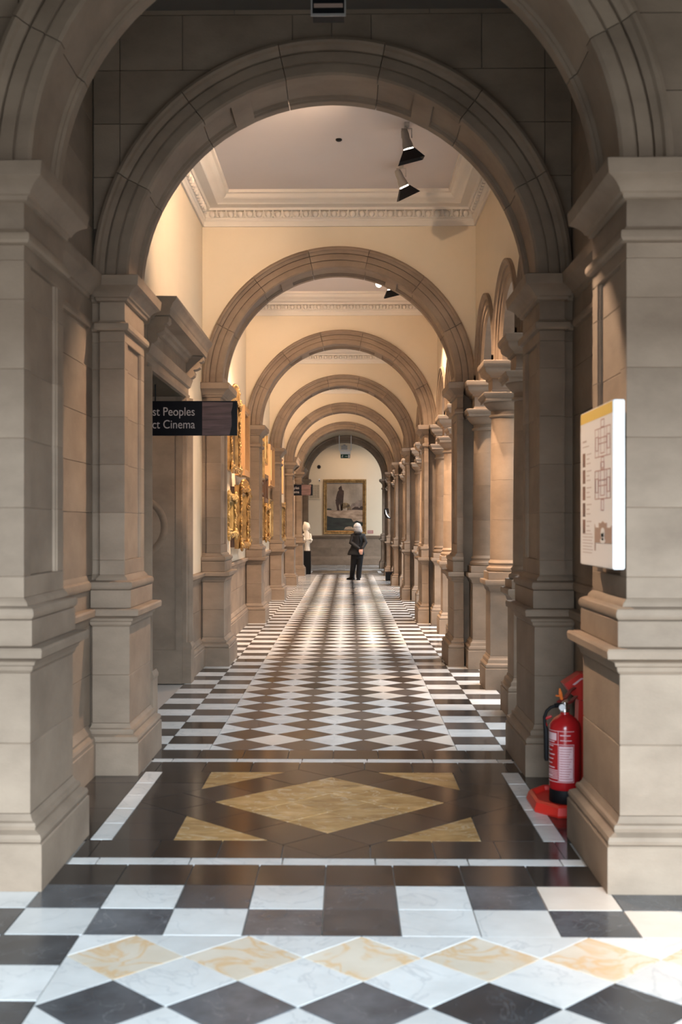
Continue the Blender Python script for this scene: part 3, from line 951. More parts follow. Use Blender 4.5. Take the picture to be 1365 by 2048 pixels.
W = SPOT_W
def bay_y(k, dy):
    return Y0[k] + dy
make_spot(0.635, 10.43, (1.63, 11.07, 1.1), W * 2.0, 'white ceiling spotlight with black barn doors, nearer of the two seen through the near arch', cone=44)
make_spot(0.640, 11.60, (2.08, 12.45, 2.0), W * 1.7, 'white ceiling spotlight with black barn doors, farther of the two seen through the near arch', cone=24)
make_spot(0.57, 16.50, (-1.2, 13.6, 2.55), W * .9, 'round white spotlight whose bright lens faces the viewer, under the second bay ceiling', hood=False, cone=36)
make_spot(0.70, 16.65, (1.63, 17.6, 1.2), W * 1.5, 'spotlight with black barn doors beside the bright round lens in the second bay')
HID = 'hidden spotlight high in the {} bay'  # unseen lamps, added behind the arches to light walls and columns
for k in range(1, 6):
    lb = HID.format(ORD[k - 1])
    first = k == 1
    if first:
        make_spot(0.665, bay_y(k, 1.75), (-1.5, 10.9, 4.1), W * 1.05, lb + ', washing the upper left wall', group='hidden spotlights', cone=76, hood=False)
        for j, z in enumerate((1.35, 2.45)):
            make_spot(0.66, bay_y(k, 1.35 + j * .2), (-1.52, 11.95, z), W * 1.6, lb + f', added for the {["lower", "upper"][j]} strip past the doorway', group='hidden spotlights', cone=13, hood=False)  # narrow beams added to lift the wall past the doorway
    else:
        make_spot(0.665, bay_y(k, 1.75), (-1.5, bay_y(k, 3.8), 2.6), W * 1.25, lb + ', washing the left wall', group='hidden spotlights', cone=110, hood=False)
    make_spot(-0.45, bay_y(k, 1.72), (1.66, bay_y(k, 3.9), 1.7), W * 2.8, lb + ', added fill slanting across to the columns', group='hidden spotlights', cone=19, hood=False)  # extra long throw added as fill on the columns
    if not first:
        for j, (dy, ty) in enumerate(((3.0 if k == 2 else 3.31, 3.95), (1.6, 2.41)) if k == 2 else ((3.31, 3.95), (4.48, 5.49))):
            make_spot(0.64, bay_y(k, dy), (1.63, bay_y(k, ty), 1.1) if ty < 5 else (2.08, bay_y(k, 5.33), 2.0), W * 1.8, lb + f', over the {["first", "second"][j]} lit column', group='hidden spotlights', cone=46 if ty < 5 else 24, hood=False)
    make_spot(-0.75, bay_y(k, 1.25), (-0.1, Y0[k + 1] + .1, 4.75), W * .42, lb + ', added to brighten the cross wall ahead', group='hidden spotlights', cone=60, hood=False)  # added to lift the wall above the next arch
    if k > 1:
        make_spot(0.25, bay_y(k, 2.6), (-1.5, bay_y(k, 3.1), 0.75), W * 2.4, lb + ', added over the gilt frames to brighten the dado', group='hidden spotlights', hood=False)  # added lamp, makes up for daylight on the left dado
make_spot(0.95, 8.55, (-1.40, 7.35, 1.8), W * 1.5, 'hidden spotlight in the first bay, on the left side of the near arch', group='hidden spotlights', cone=34, hood=False)
make_spot(-0.95, 8.75, (1.28, 5.38, 1.75), W * 3.2, 'hidden spotlight in the first bay, trained through the arch on the map board', group='hidden spotlights', cone=28, hood=False)
make_spot(0.5, Y0[6] + 1.1, (-1.2, Y0[6] + 1.5, 1.2), W * 1.3, 'spotlight hidden in the last bay, trained on the white marble figure', group='hidden spotlights', cone=30)
for x in (-0.7, 0.7):
    make_spot(x, 42.3, (x * .5, END_Y, 2.0), W * .20, f'spotlight hidden behind the last arch, over the {"left" if x < 0 else "right"} half of the oil painting', group='hidden spotlights', cone=95)
tag(MB().tube([(0.637, 10.49, ZCEIL - .012), (.642, 10.8, ZCEIL - .05), (.634, 11.2, ZCEIL - .045), (.639, 11.54, ZCEIL - .012)], .006).obj('cable', 'black'), 'short dark cable between the two spotlights on the ceiling', 'cable')
tag(MB().lathe([(.03, 0), (.03, -.012), (.018, -.02), (.001, -.022)], n=14).obj('ceiling_sensor', 'black', loc=(0.016, 10.84, ZCEIL)), 'tiny dark round sensor alone on the pale ceiling of the first bay', 'sensor')

# black box that hangs in the vault over the front threshold
t = thing('hanging_box', 'black box with pale metal rim hanging from the dark vault', 'light box', (-0.005, 6.40, 0))
MB().box(-.088, .088, -.05, .05, 4.375, 4.83).obj('box_body', 'black', t)
mb = MB().box(-.097, .097, -.058, -.0505, 4.366, 4.380)
for sx in (-1, 1):
    mb.box(sx * .0885, sx * .097, -.058, -.0505, 4.380, 4.83)
mb.obj('rim', 'grey_metal', t)
MB().box(-.080, .080, -.0515, -.0503, 4.415, 4.438).obj('slot', 'print_brown', t)

# ------------------------------------------------------------------ hanging signs
def make_sign(y, label):
    root = thing('hanging_sign', label, 'sign', (0, y, 0), 'black hanging signs')
    zb, zt = 2.351, 2.660
    board = MB().box(-1.95, -0.885, -.012, .012, zb, zt).obj('sign_board', 'black_gloss', root)
    for x in (-1.62, -1.88):
        MB().tube([(x, 0, zt), (x, 0, OPH)], .006).obj('hanging_rod', 'black', root)
    for i, (txt, z) in enumerate((('First Peoples', 2.530), ('Object Cinema', 2.416))):
        cu = bpy.data.curves.new('lettering', 'FONT')
        cu.body = txt; cu.align_x = 'RIGHT'; cu.size = 0.108; cu.extrude = 0.0006
        cu.materials.append(M['sign_text'])
        tmp = bpy.data.objects.new('lettering_curve', cu)
        me = bpy.data.meshes.new_from_object(tmp)
        bpy.data.objects.remove(tmp); bpy.data.curves.remove(cu)
        o = link('lettering', me, board)
        o.rotation_euler = (pi / 2, 0, 0); o.location = (-1.262, -.0128, z)
        o.scale = (0.86, 1, 1)
    # printed picture: worn block of red wood with an uneven right edge
    pts = [(-1.198, zb + .004), (-1.198, zt - .008), (-.925, zt - .014), (-.928, zt - .05), (-.94, zt - .10), (-.935, zt - .16), (-.935, zt - .22), (-.955, zb + .004)]
    me = MB().loft([[(x, yy, z) for x, z in pts] for yy in (-.0135, -.0121)]).mesh('printed_picture', 'sign_wood')
    link('printed_picture', me, board)
    return root
M['sign_wood'] = mottled('printed_wood', (0.055, 0.030, 0.028), (0.15, 0.085, 0.078), 5, 0.5, 0.0, stretch=(0.6, 1, 7), var=0.02)
make_sign(Y0[1] + DOFF, 'black hanging sign with two lines of white lettering, nearer, in front of the doorway')
make_sign(Y0[5] + DOFF - 0.1, 'small far black hanging sign with white lettering, near the end wall')
tag(MB().tube([(-1.52, 11.3, 3.47), (-1.44, 11.3, 3.47), (-1.44, 11.3, 3.40)], .006, 6).obj('wall_hook', 'black'), 'small black hook on the cream wall above the doorway cornice', 'hook')

# ------------------------------------------------------------------ framed pictures on the left wall
M['canvas_dark'] = mottled('dark_canvas', (0.015, 0.012, 0.010), (0.09, 0.06, 0.035), 3, 0.3, 0.05, var=0.3)
M['canvas_land'] = mottled('landscape_canvas', (0.05, 0.05, 0.03), (0.28, 0.22, 0.14), 2.2, 0.3, 0.05, var=0.3)
def frame_prof(style, w, d):
    if style == 'plain':
        return [(0, 0), (0, d), (w * .75, d), (w * .8, d - .01), (w, d - .02), (w, 0)]
    if style == 'cove':
        return [(0, 0), (0, d * .85), (w * .08, d), (w * .2, d), (w * .3, d * .8), (w * .55, d * .45), (w * .7, d * .4), (w * .75, d * .5), (w * .9, d * .45), (w, d * .25), (w, 0)]
    return [(0, 0), (0, d * .6), (w * .1, d * .75), (w * .2, d), (w * .35, d), (w * .45, d * .7), (w * .6, d * .6), (w * .72, d * .7), (w * .85, d * .55), (w, d * .2), (w, 0)]
def make_frame(ya, yb, za, zb, d, w, style, mat, label, side_mat=None, canvas='canvas_dark', crest=0.0, ornate=False, lamp=False, back=0.0):
    """a picture hung on the left wall: four mitred rails, a canvas and carved ornament"""
    root = thing('framed_painting', label, 'painting', (-XW + 0.001, ya, za), 'framed paintings on the left wall')
    W_, H_ = yb - ya, zb - za
    prof = [(t, h + back) for t, h in frame_prof(style, w, d)]
    corners = [(0, 0), (W_, 0), (W_, H_), (0, H_)]
    ins = [(1, 1), (-1, 1), (-1, -1), (1, -1)]
    for i in range(4):
        rings = []
        for j in (i, (i + 1) % 4):
            (cy, cz), (iy, iz) = corners[j], ins[j]
            rings.append([(h, cy + iy * t, cz + iz * t) for t, h in prof])
        MB().loft(rings).obj('frame_rail', mat, root, 30)
    if back:
        MB().box(0, back, .02, W_ - .02, .02, H_ - .02).obj('backing', side_mat or 'dark_wood', root)
    MB().box(back, back + .02, w * .95, W_ - w * .95, w * .95, H_ - w * .95).obj('canvas', canvas, root)
    if ornate:
        rnd = random.Random(int(ya * 100))
        mb = MB()
        per = int((W_ + H_) * 2 / .016)
        for i in range(per):
            u = i / per * 2 * (W_ + H_)
            if u < W_: y, z, ty, tz = u, w * .28, 1, 0
            elif u < W_ + H_: y, z, ty, tz = W_ - w * .28, u - W_, 0, 1
            elif u < 2 * W_ + H_: y, z, ty, tz = 2 * W_ + H_ - u, H_ - w * .28, 1, 0
            else: y, z, ty, tz = w * .28, 2 * (W_ + H_) - u, 0, 1
            r = rnd.uniform(.010, .021)
            o2 = rnd.uniform(-.040, .034)
            y, z = (y, z + o2) if ty else (y + o2, z)
            mb.ball((back + d * .92 + rnd.uniform(-.006, .008), y + rnd.uniform(-.012, .012), z + rnd.uniform(-.012, .012)), (r * .8, r * (1.3 if ty else .9), r * (1.3 if tz else .9)), 7, 5)
        for cy, cz in ((w * .3, w * .3), (W_ - w * .3, w * .3), (W_ - w * .3, H_ - w * .3), (w * .3, H_ - w * .3)):
            for i in range(9):
                a = i * 2 * pi / 9
                mb.ball((back + d, cy + .055 * cos(a), cz + .055 * sin(a)), (.022, .03, .03), 7, 5)
            mb.ball((back + d + .01, cy, cz), (.03, .035, .035), 8, 6)
        mb.obj('carved_ornament', mat, root, 60, kind='stuff')
    if crest:
        mb = MB()
        n = 9
        for i in range(n):
            u = (i - (n - 1) / 2) / ((n - 1) / 2)
            hgt = crest * (1 - u * u) ** .5 if abs(u) < 1 else 0
            y = W_ / 2 + u * W_ * .42
            mb.tube([(back + d * .7, y - .02 * u, H_ - .02), (back + d * .8, y, H_ + hgt * .5), (back + d * .9, y + .05 * u, H_ + hgt)], [.035, .03, .02], 7)
            mb.ball((back + d * .95, y + .05 * u, H_ + hgt), (.025, .03, .03), 7, 5)
        mb.obj('crest', mat, root, 60)
    if lamp:  # brighter gold bar along the near side only
        MB().box(back + d, back + d + .012, w * .9, w * .9 + .02, H_ * .14, H_ * .86).obj('bright_bar', 'light_gold', root)
    return root
M['light_gold'] = plain('bright_gilding', (0.95, 0.70, 0.35), 0.25, 0.4)
M['gold2'] = mottled('green_gilding', (0.24, 0.15, 0.045), (0.42, 0.28, 0.10), 9, 0.4, 0.3, var=0.1, fine=40)
o1 = (13.60 - Y0[2] - 0.88) * 0
make_frame(14.80, 15.95, 2.26, 3.24, .085, .13, 'ornate', 'gold', 'large ornate gilt frame with carved crest, upper row just past the black sign', 'dark_wood', crest=.16, ornate=True, back=.045)
make_frame(16.45, 17.35, 2.26, 3.27, .14, .10, 'plain', 'oak', 'plain light wood box frame with dark picture, upper row next to the crested gilt frame', canvas='canvas_dark')
make_frame(14.66, 15.62, 1.39, 1.955, .10, .12, 'ornate', 'gold2', 'small greenish gilt frame, nearest of the lower row', 'gold2', canvas='canvas_land', ornate=True)
make_frame(15.78, 16.90, 1.22, 2.10, .10, .15, 'ornate', 'old_gold', 'heavily carved dark gilt frame on a deep wooden box, middle of the nearest lower row', 'dark_wood', canvas='canvas_dark', crest=.07, ornate=True, back=.06)
make_frame(17.02, 17.85, 1.26, 2.02, .10, .13, 'ornate', 'gold', 'bright gilt leaf-carved frame at the far end of the nearest lower row', canvas='canvas_land', ornate=True, lamp=True)
make_frame(19.95, 21.0, 2.36, 3.06, .10, .14, 'cove', 'gold', 'tall coved gilt frame, nearest of the upper row beyond the fourth left pier', canvas='canvas_dark', ornate=False)
make_frame(21.08, 21.95, 2.68, 3.27, .09, .10, 'cove', 'gold', 'small gilt frame hung highest beyond the fourth left pier', canvas='canvas_land', lamp=True)
make_frame(22.05, 23.40, 2.29, 3.10, .13, .13, 'cove', 'oak', 'wide golden wood frame, farthest of the upper row beyond the fourth left pier', canvas='canvas_land', lamp=True)
make_frame(20.0, 20.95, 2.09, 2.32, .08, .05, 'plain', 'dark_wood', 'low dark framed picture squeezed between upper and lower rows beyond the fourth left pier')
make_frame(19.92, 20.82, 1.31, 2.05, .10, .11, 'cove', 'gold', 'bright coved gilt frame, nearest of the lower row beyond the fourth left pier', canvas='canvas_land', lamp=True)
make_frame(21.0, 21.95, 1.26, 1.90, .12, .13, 'ornate', 'old_gold', 'dark carved frame in the middle of the lower row beyond the fourth left pier', canvas='canvas_dark', ornate=True)
make_frame(21.08, 21.95, 1.96, 2.48, .10, .09, 'plain', 'dark_wood', 'brown wooden frame above the dark carved one beyond the fourth left pier')
make_frame(22.1, 23.2, 1.29, 2.05, .11, .11, 'cove', 'gold', 'gilt frame at the far end of the lower row beyond the fourth left pier', canvas='canvas_land', lamp=True)
make_frame(25.45, 27.0, 2.25, 3.08, .10, .12, 'cove', 'oak', 'tall pale frame, upper picture beyond the fifth left pier', canvas='canvas_land')
make_frame(25.7, 27.5, 1.18, 2.03, .11, .12, 'ornate', 'gold', 'gilt frame below the tall pale one beyond the fifth left pier', canvas='canvas_dark', ornate=True)

# ------------------------------------------------------------------ end wall: painting, grille, plaque, speaker
M['sky_paint'] = mottled('painted_sky', (0.20, 0.16, 0.12), (0.40, 0.32, 0.25), 1.6, 0.35, 0.05, var=0, stretch=(1, 1, .7))
M['ice_paint'] = mottled('painted_ground', (0.22, 0.14, 0.09), (0.52, 0.37, 0.26), 5, 0.35, 0.05, var=0, stretch=(.7, 1, 2))
M['sea_paint'] = mottled('painted_water', (0.006, 0.007, 0.006), (0.035, 0.045, 0.036), 3, 0.35, 0.05, var=0, stretch=(.6, 1, 2))
M['hill_paint'] = mottled('painted_hills', (0.14, 0.10, 0.08), (0.30, 0.22, 0.17), 6, 0.35, 0.05, var=0)
M['fig_paint'] = mottled('painted_figure', (0.022, 0.011, 0.007), (0.055, 0.026, 0.016), 6, 0.35, 0.05, var=0)
M['dog_paint'] = mottled('painted_animal', (0.03, 0.018, 0.01), (0.33, 0.22, 0.11), 7, 0.35, 0.05, var=0)
M['rock_paint'] = mottled('painted_rocks', (0.30, 0.20, 0.12), (0.45, 0.32, 0.21), 7, 0.35, 0.05, var=0)
root = thing('oil_painting', 'large gilt-framed oil painting of a figure and animal on the end wall', 'painting', (-0.845, END_Y - 0.001, 1.17))
PW, PH = 1.64, 2.09
prof = [(0, 0), (0, .06), (.015, .075), (.06, .075), (.07, .055), (.085, .05), (.10, .065), (.13, .06), (.135, .03), (.135, 0)]
cor = [(0, 0), (PW, 0), (PW, PH), (0, PH)]; ins = [(1, 1), (-1, 1), (-1, -1), (1, -1)]
for i in range(4):
    rings = []
    for j in (i, (i + 1) % 4):
        (cx, cz), (ix, iz) = cor[j], ins[j]
        rings.append([(cx + ix * t, -h, cz + iz * t) for t, h in prof])
    MB().loft(rings).obj('frame_rail', 'gold', root, 30)
canvas_o = MB().box(.12, PW - .12, -.012, -.002, .12, PH - .12).obj('canvas', 'canvas_dark', root)
def flat(name, pts, mat, lay):
    """flat painted shape on the canvas; pts in canvas fractions"""
    x0, z0, w, h = .13, .13, PW - .26, PH - .26
    P = [(x0 + u * w, z0 + v * h) for u, v in pts]
    return MB().loft([[(x, -.020 - .0012 * lay, z) for x, z in P], [(x, -.0125, z) for x, z in P]]).obj(name, mat, canvas_o)
flat('painted_sky', [(0, .42), (1, .42), (1, 1), (0, 1)], 'sky_paint', 0)
flat('painted_water', [(0, 0), (1, 0), (1, .36), (0, .36)], 'sea_paint', 0)
flat('painted_ground', [(0, .31), (.2, .27), (.45, .265), (.68, .25), (.74, .18), (.82, .21), (1, .17), (1, .44), (.6, .425), (0, .43)], 'ice_paint', 1)
flat('painted_hills', [(.55, .43), (1, .43), (1, .66), (.92, .63), (.85, .65), (.78, .58), (.7, .57), (.66, .52), (.6, .47)], 'hill_paint', 1)
flat('painted_shore', [(0, .43), (.14, .43), (.12, .455), (.05, .465), (0, .46)], 'sea_paint', 2)
flat('painted_rocks', [(.47, .02), (.52, .075), (.62, .09), (.70, .08), (.76, .02)], 'rock_paint', 2)
flat('painted_rocks', [(.92, .04), (.95, .09), (1, .11), (1, .02)], 'rock_paint', 2)
flat('painted_figure', [(.24, .42), (.36, .42), (.345, .46), (.335, .52), (.35, .565), (.37, .50), (.375, .42), (.425, .42), (.43, .46), (.455, .60), (.465, .70), (.475, .78), (.47, .835), (.43, .85), (.42, .875),
                         (.415, .91), (.395, .945), (.385, .93), (.34, .905), (.32, .875), (.335, .85), (.30, .81), (.27, .73), (.255, .68), (.26, .655), (.235, .635), (.25, .615), (.245, .58), (.27, .50), (.285, .43)], 'fig_paint', 3)
flat('painted_animal', [(.41, .43), (.45, .43), (.47, .47), (.50, .435), (.52, .47), (.56, .48), (.57, .42), (.60, .42), (.61, .48), (.66, .43), (.68, .44), (.65, .50), (.625, .555), (.57, .575), (.50, .585), (.44, .575), (.41, .54), (.40, .50)], 'dog_paint', 3)
flat('painted_pack', [(.68, .44), (.98, .44), (1, .50), (.95, .515), (.9, .47), (.86, .50), (.78, .50), (.72, .47)], 'fig_paint', 2)

g = thing('wall_grille', 'square cream lattice ventilation grille on the end wall, left of the oil painting', 'vent', (-1.40, END_Y, 2.51), None)
mb = MB()
for (a, b, c, d) in ((0, .43, 0, .035), (0, .43, .535, .57), (0, .035, .035, .535), (.395, .43, .035, .535)):
    mb.box(a, b, -.025, -.001, c, d)
mb.obj('grille_frame', 'cream', g)
MB().box(.035, .395, -.006, -.001, .035, .535).obj('grille_back', 'mortar', g)
for i in range(8):
    MB().box(.058 + i * .042, .074 + i * .042, -.018, -.010, .035, .535).obj('vertical_bar', 'cream', g)
for i in range(11):
    MB().box(.035, .395, -.020, -.012, .062 + i * .044, .076 + i * .044).obj('horizontal_bar', 'cream', g)
sp = thing('wall_speaker', 'round dark speaker high on the end wall, above the lattice grille', 'speaker', (-1.012, END_Y, 3.735))
MB().lathe([(.075, 0), (.075, .02), (.062, .03), (.058, .022), (.001, .022)], n=20).xform(Matrix.Rotation(pi / 2, 4, 'X')).obj('speaker_body', 'mortar', sp, 40)
MB().lathe([(.056, .0225), (.05, .026), (.001, .028)], n=20).xform(Matrix.Rotation(pi / 2, 4, 'X')).obj('speaker_cone', 'black', sp, 40)
ds = thing('wall_detector', 'tiny white detector on the end wall just above the lattice grille', 'detector', (-1.00, END_Y, 3.19))
MB().box(-.03, .03, -.04, -.001, 0, .09).obj('detector_case', 'white_paint', ds)
MB().ball((.005, -.045, .02), .02, 8, 6).obj('detector_eye', 'black', ds)
pq = thing('wall_plaque', 'small reddish label on the end wall to the right of the oil painting', 'plaque', (0.835, END_Y, 1.19))
MB().box(0, .225, -.012, -.001, 0, .125).obj('plaque_plate', 'plaque', pq)
mb = MB()
for z in (.035, .065, .092):
    mb.box(.02, .19, -.0135, -.012, z, z + .008)
mb.obj('text_lines', 'print_grey', pq, kind='stuff')

# exit sign on its hanging bracket
ex = thing('exit_sign', 'green running-man exit sign under a white hanging bracket below the last arch', 'exit sign', (0.0, 39.78, 0))
XE_, fz = 0.0, 1.565
for x in (-.205, .205):
    MB().tube([(x, 0.30, 4.66), (x, 0, 4.62), (x, 0, 4.12)], .013).obj('hanging_rod', 'white_paint', ex)
MB().box(-.22, .22, -.015, .015, 4.10, 4.125).obj('cross_bar', 'white_paint', ex)
MB().box(-.185, .185, -.03, .03, 4.02, 4.075).obj('lamp_bar', 'white_paint', ex)
MB().tube([(0, 0, 4.10), (0, 0, 4.07)], .012).obj('link_rod', 'white_paint', ex)
MB().box(-.14, .075, -.06, .06, 4.128, 4.27).lathe([(.05, 4.27), (.04, 4.30), (.01, 4.31)], -.03, 0, 12).obj('emergency_light', 'grey_metal', ex)
pl = MB().box(-.16, .17, -.008, .008, 3.83, 3.965).obj('sign_plate', 'green', ex)
MB().box(-.16, .17, -.006, .006, 3.965, 4.02).obj('sign_hanger', 'white_paint', ex)
MB().box(.10, .155, -.0095, -.008, 3.845, 3.95).obj('door_symbol', 'board_white', ex)
mb = MB().ball((-.085, -.0085, 3.935), (.012, .002, .012), 8, 6)
mb.tube([(-.088, -.0085, 3.92), (-.10, -.0085, 3.89)], [.010, .009], 6).tube([(-.10, -.0085, 3.89), (-.08, -.0085, 3.872), (-.09, -.0085, 3.848)], .006, 6)
mb.tube([(-.10, -.0085, 3.89), (-.118, -.0085, 3.87), (-.138, -.0085, 3.868)], .006, 6).tube([(-.088, -.0085, 3.915), (-.065, -.0085, 3.905)], .005, 6).tube([(-.09, -.0085, 3.915), (-.115, -.0085, 3.91)], .005, 6)
mb.obj('running_man_symbol', 'board_white', ex)
mb = MB().box(-.01, .05, -.0095, -.008, 3.888, 3.902)
mb.add([(.045, -.0095, 3.875), (.075, -.0095, 3.895), (.045, -.0095, 3.915), (.045, -.008, 3.875), (.075, -.008, 3.895), (.045, -.008, 3.915)], [(0, 1, 2), (5, 4, 3), (0, 3, 4, 1), (1, 4, 5, 2), (2, 5, 3, 0)])
mb.obj('arrow_symbol', 'board_white', ex)

# low black box and bracket lamp at the far right
lb = thing('floor_box', 'low black box on the floor just before the seventh right pier', 'box', (1.20, 31.75, 0))
MB().box(-.06, .17, -.12, .30, 0, .235).obj('box_body', 'black', lb)
MB().box(-.07, .18, -.13, .31, .2351, .25).obj('box_lid', 'dark_wood', lb)
wl_ = thing('bracket_lamp', 'curved black wall lamp with white reflector on the seventh right pier', 'lamp', (1.29, Y0[6] + 0.10, 1.72))
MB().tube([(0.03, -.022, .16), (0.0, -.10, .30), (-.07, -.22, .28)], .018, 8).obj('lamp_arm', 'black', wl_)
MB().tube([(-.09, -.22, .30), (-.07, -.23, .16), (-.02, -.24, .05), (.08, -.24, 0)], [.02, .05, .05, .02], 10).obj('lamp_shade', 'black', wl_, 50)
MB().tube([(-.075, -.262, .26), (-.055, -.272, .14), (-.005, -.275, .06), (.05, -.27, .02)], [.008, .022, .022, .008], 8).obj('reflector', 'white_paint', wl_, 50)

# ------------------------------------------------------------------ map board on the right foreground pier
mbd = thing('map_board', 'white visitor map board with a yellow header on the right foreground pier', 'information board', (1.222, 4.865, 1.372))
BW, BH = 0.68, 0.718
bm_ = bmesh.new()
bmesh.ops.create_cube(bm_, size=1)
for v in bm_.verts:
    v.co = Vector(((v.co.x + .5) * .05, (v.co.y + .5) * BW, (v.co.z + .5) * BH))
bmesh.ops.bevel(bm_, geom=list(bm_.edges), offset=.004, segments=2, affect='EDGES')
me = bpy.data.meshes.new('board'); bm_.to_mesh(me); bm_.free(); me.materials.append(M['board_white'])
board_o = link('board', me, mbd)
MB().box(.0505, .080, .20, .60, .18, .56).obj('wall_mount', 'grey_metal', mbd)
def pr(u0, u1, v0, v1, mat='print_grey', name='print', mb=None, lay=1):
    """print on the board's face: u runs from the near edge to the far one as seen, v up; both 0..1"""
    return (mb or MB()).box(-.0006 * lay, .0, .008 + u0 * (BW - .016), .008 + u1 * (BW - .016), v0 * BH, v1 * BH)
# seen from the corridor the far edge is at the left, so u = 1 is the print's left edge
pr(0.0, 1.0, .925, .992).obj('yellow_header', 'yellow_print', board_o)
for i in range(5):
    v = .685 - i * .1085
    pr(.845, .925, v - .045, v + .045).obj('printed_photo', 'print_dark', board_o)
mb = MB()
for i in range(5):
    v = .685 - i * .1085
    for j, l in enumerate((.16, .10, .13)):
        pr(.80 - l, .80, v + .03 - j * .03, v + .036 - j * .03, mb=mb)
for j in range(7):
    pr(.62 - .03 * (j % 2), .93, .08 + j * .02, .085 + j * .02, mb=mb)
pr(.80, .93, .80, .812, mb=mb); pr(.72, .93, .768, .774, mb=mb)
mb.obj('printed_text', 'print_grey', board_o, kind='stuff')
mb = MB()
lay_ = [1.0]
def room(u0, u1, v0, v1, t=.005):
    for q in ((u0, u1, v0, v0 + t), (u0, u1, v1 - t, v1), (u0, u0 + t, v0 + t, v1 - t), (u1 - t, u1, v0 + t, v1 - t)):
        lay_[0] += .03
        pr(*q, mb=mb, lay=lay_[0])
for v0 in (.66, .40):
    room(.06, .52, v0 + .02, v0 + .20); room(.06, .17, v0 + .02, v0 + .20); room(.41, .52, v0 + .02, v0 + .20); room(.23, .35, v0 + .04, v0 + .20)
    room(.08, .16, v0 + .06, v0 + .15); room(.42, .50, v0 + .06, v0 + .15); room(.24, .34, v0 + .20, v0 + .25); room(.25, .33, v0 - .05, v0 + .02)
    room(.17, .41, v0 + .10, v0 + .14)
mb.obj('floor_plan', 'print_red', board_o, kind='stuff')
MB().add(*(lambda P: ([(-.0012, .008 + u * (BW - .016), v * BH) for u, v in P] + [(0, .008 + u * (BW - .016), v * BH) for u, v in P],
                      [tuple(range(len(P))), tuple(reversed(range(len(P), 2 * len(P))))] + [(i, (i + 1) % len(P), len(P) + (i + 1) % len(P), len(P) + i) for i in range(len(P))]))(
    [(.02, .15), (.50, .15), (.50, .10), (.53, .10), (.53, .27), (.50, .245), (.40, .245), (.40, .275), (.34, .272), (.28, .285), (.22, .272), (.16, .275), (.16, .245), (.06, .245), (.02, .26)])).obj('printed_building', 'print_brown', board_o)
mb = MB()
for (u, v, ru, rv) in ((.28, .215, .06, .03), (.28, .19, .045, .025), (.28, .165, .075, .018)):
    n = 12
    P = [(u + ru * cos(2 * pi * i / n), v + rv * sin(2 * pi * i / n)) for i in range(n)]
    b0 = len(mb.v)
    mb.loft([[(-.0020, .008 + a * (BW - .016), b * BH) for a, b in P], [(-.0011, .008 + a * (BW - .016), b * BH) for a, b in P]])
mb.obj('printed_bust', 'board_white', board_o, kind='stuff')

# ------------------------------------------------------------------ fire point
EX, EY = 1.300, 6.36
st = thing('extinguisher_stand', 'red plastic fire extinguisher stand with a tray and tall back, between the right piers', 'stand', (EX, EY, 0))
oct_ = lambda h, e: [(-.18 + e, -.10 + e), (-.08 + e * .4, -.23 + e), (.155 - e, -.23 + e), (.155 - e, .30 - e), (-.08 + e * .4, .30 - e), (-.18 + e, .18 - e * .5)]
rings = [[(x, y, z) for x, y in oct_(0, e)] for z, e in ((0, 0), (.012, -.004), (.050, 0.008), (.062, .022), (.058, .034), (.036, .040))]
MB().loft(rings).obj('tray', 'red_plastic', st, 30)
MB().loft([[(x, y, z) for x, y in ((.085 + d, .19), (.155, .19), (.155, .29), (.085 + d, .29))] for z, d in ((.036, 0), (.30, .02), (.56, .03))]).obj('back_post', 'red_plastic', st)
MB().loft([[(.03, y, .655), (.12, y, .715), (.198, y, .715), (.198, y, .60), (.12, y, .56), (.07, y, .60)] for y in (.18, .30)]).obj('head_panel', 'red_plastic', st)
MB().loft([[(.075, y, .652), (.125, y, .69), (.18, y, .69), (.18, y, .683), (.13, y, .683), (.09, y, .650)] for y in (.1785, .18)]).obj('printed_arrow', 'pinkwhite', st)
fe = thing('fire_extinguisher', 'red fire extinguisher with a white printed label and black hose, on the red stand', 'extinguisher', (EX, EY, 0.0365))
R_ = .086
MB().lathe([(.001, 0), (R_ - .004, 0), (R_ - .001, .006), (R_ - .001, .066), (R_ - .004, .072), (.001, .072)], n=32).obj('base_ring', 'black', fe, 40)
MB().lathe([(.02, .0725), (R_ - .004, .0725), (R_, .085), (R_, .405), (R_ - .006, .432), (R_ - .022, .455), (R_ - .046, .472), (.026, .480), (.024, .492), (.001, .492)], n=40).obj('cylinder_body', 'red', fe, 40)
cyl_o = fe.children[-1]
MB().lathe([(.025, .4925), (.025, .512), (.017, .515), (.017, .545), (.001, .545)], n=16).obj('valve', 'chrome', fe, 40)
MB().box(-.012, .012, -.02, .02, .5455, .562).obj('valve_head', 'chrome', fe)
MB().loft([[(-.011, y, z), (.011, y, z), (.011, y, z + .008), (-.011, y, z + .008)] for y, z in ((-.055, .548), (0.0, .563), (.05, .60), (.085, .612))]).xform(Matrix.Rotation(radians(-50), 4, 'Z')).obj('upper_lever', 'dark_red', fe)
MB().loft([[(-.011, y, z), (.011, y, z), (.011, y, z + .007), (-.011, y, z + .007)] for y, z in ((.0, .530), (.05, .538), (.10, .565))]).xform(Matrix.Rotation(radians(-50), 4, 'Z')).obj('lower_lever', 'dark_red', fe)
MB().tube([(-.02, -.02, .56), (-.03, -.03, .60), (-.035, -.035, .625)], [.008, .010, .004], 8).tube([(-.055, -.03, .585), (-.02, -.025, .58)], .005, 6).obj('safety_tag', 'orange', fe)
MB().lathe([(.016, 0), (.018, .004), (.018, .014), (.001, .014)], n=16).xform(Matrix.Translation((-.022, -.03, .522)) @ Matrix.Rotation(pi / 2, 4, 'X')).obj('pressure_gauge', 'white_paint', fe)
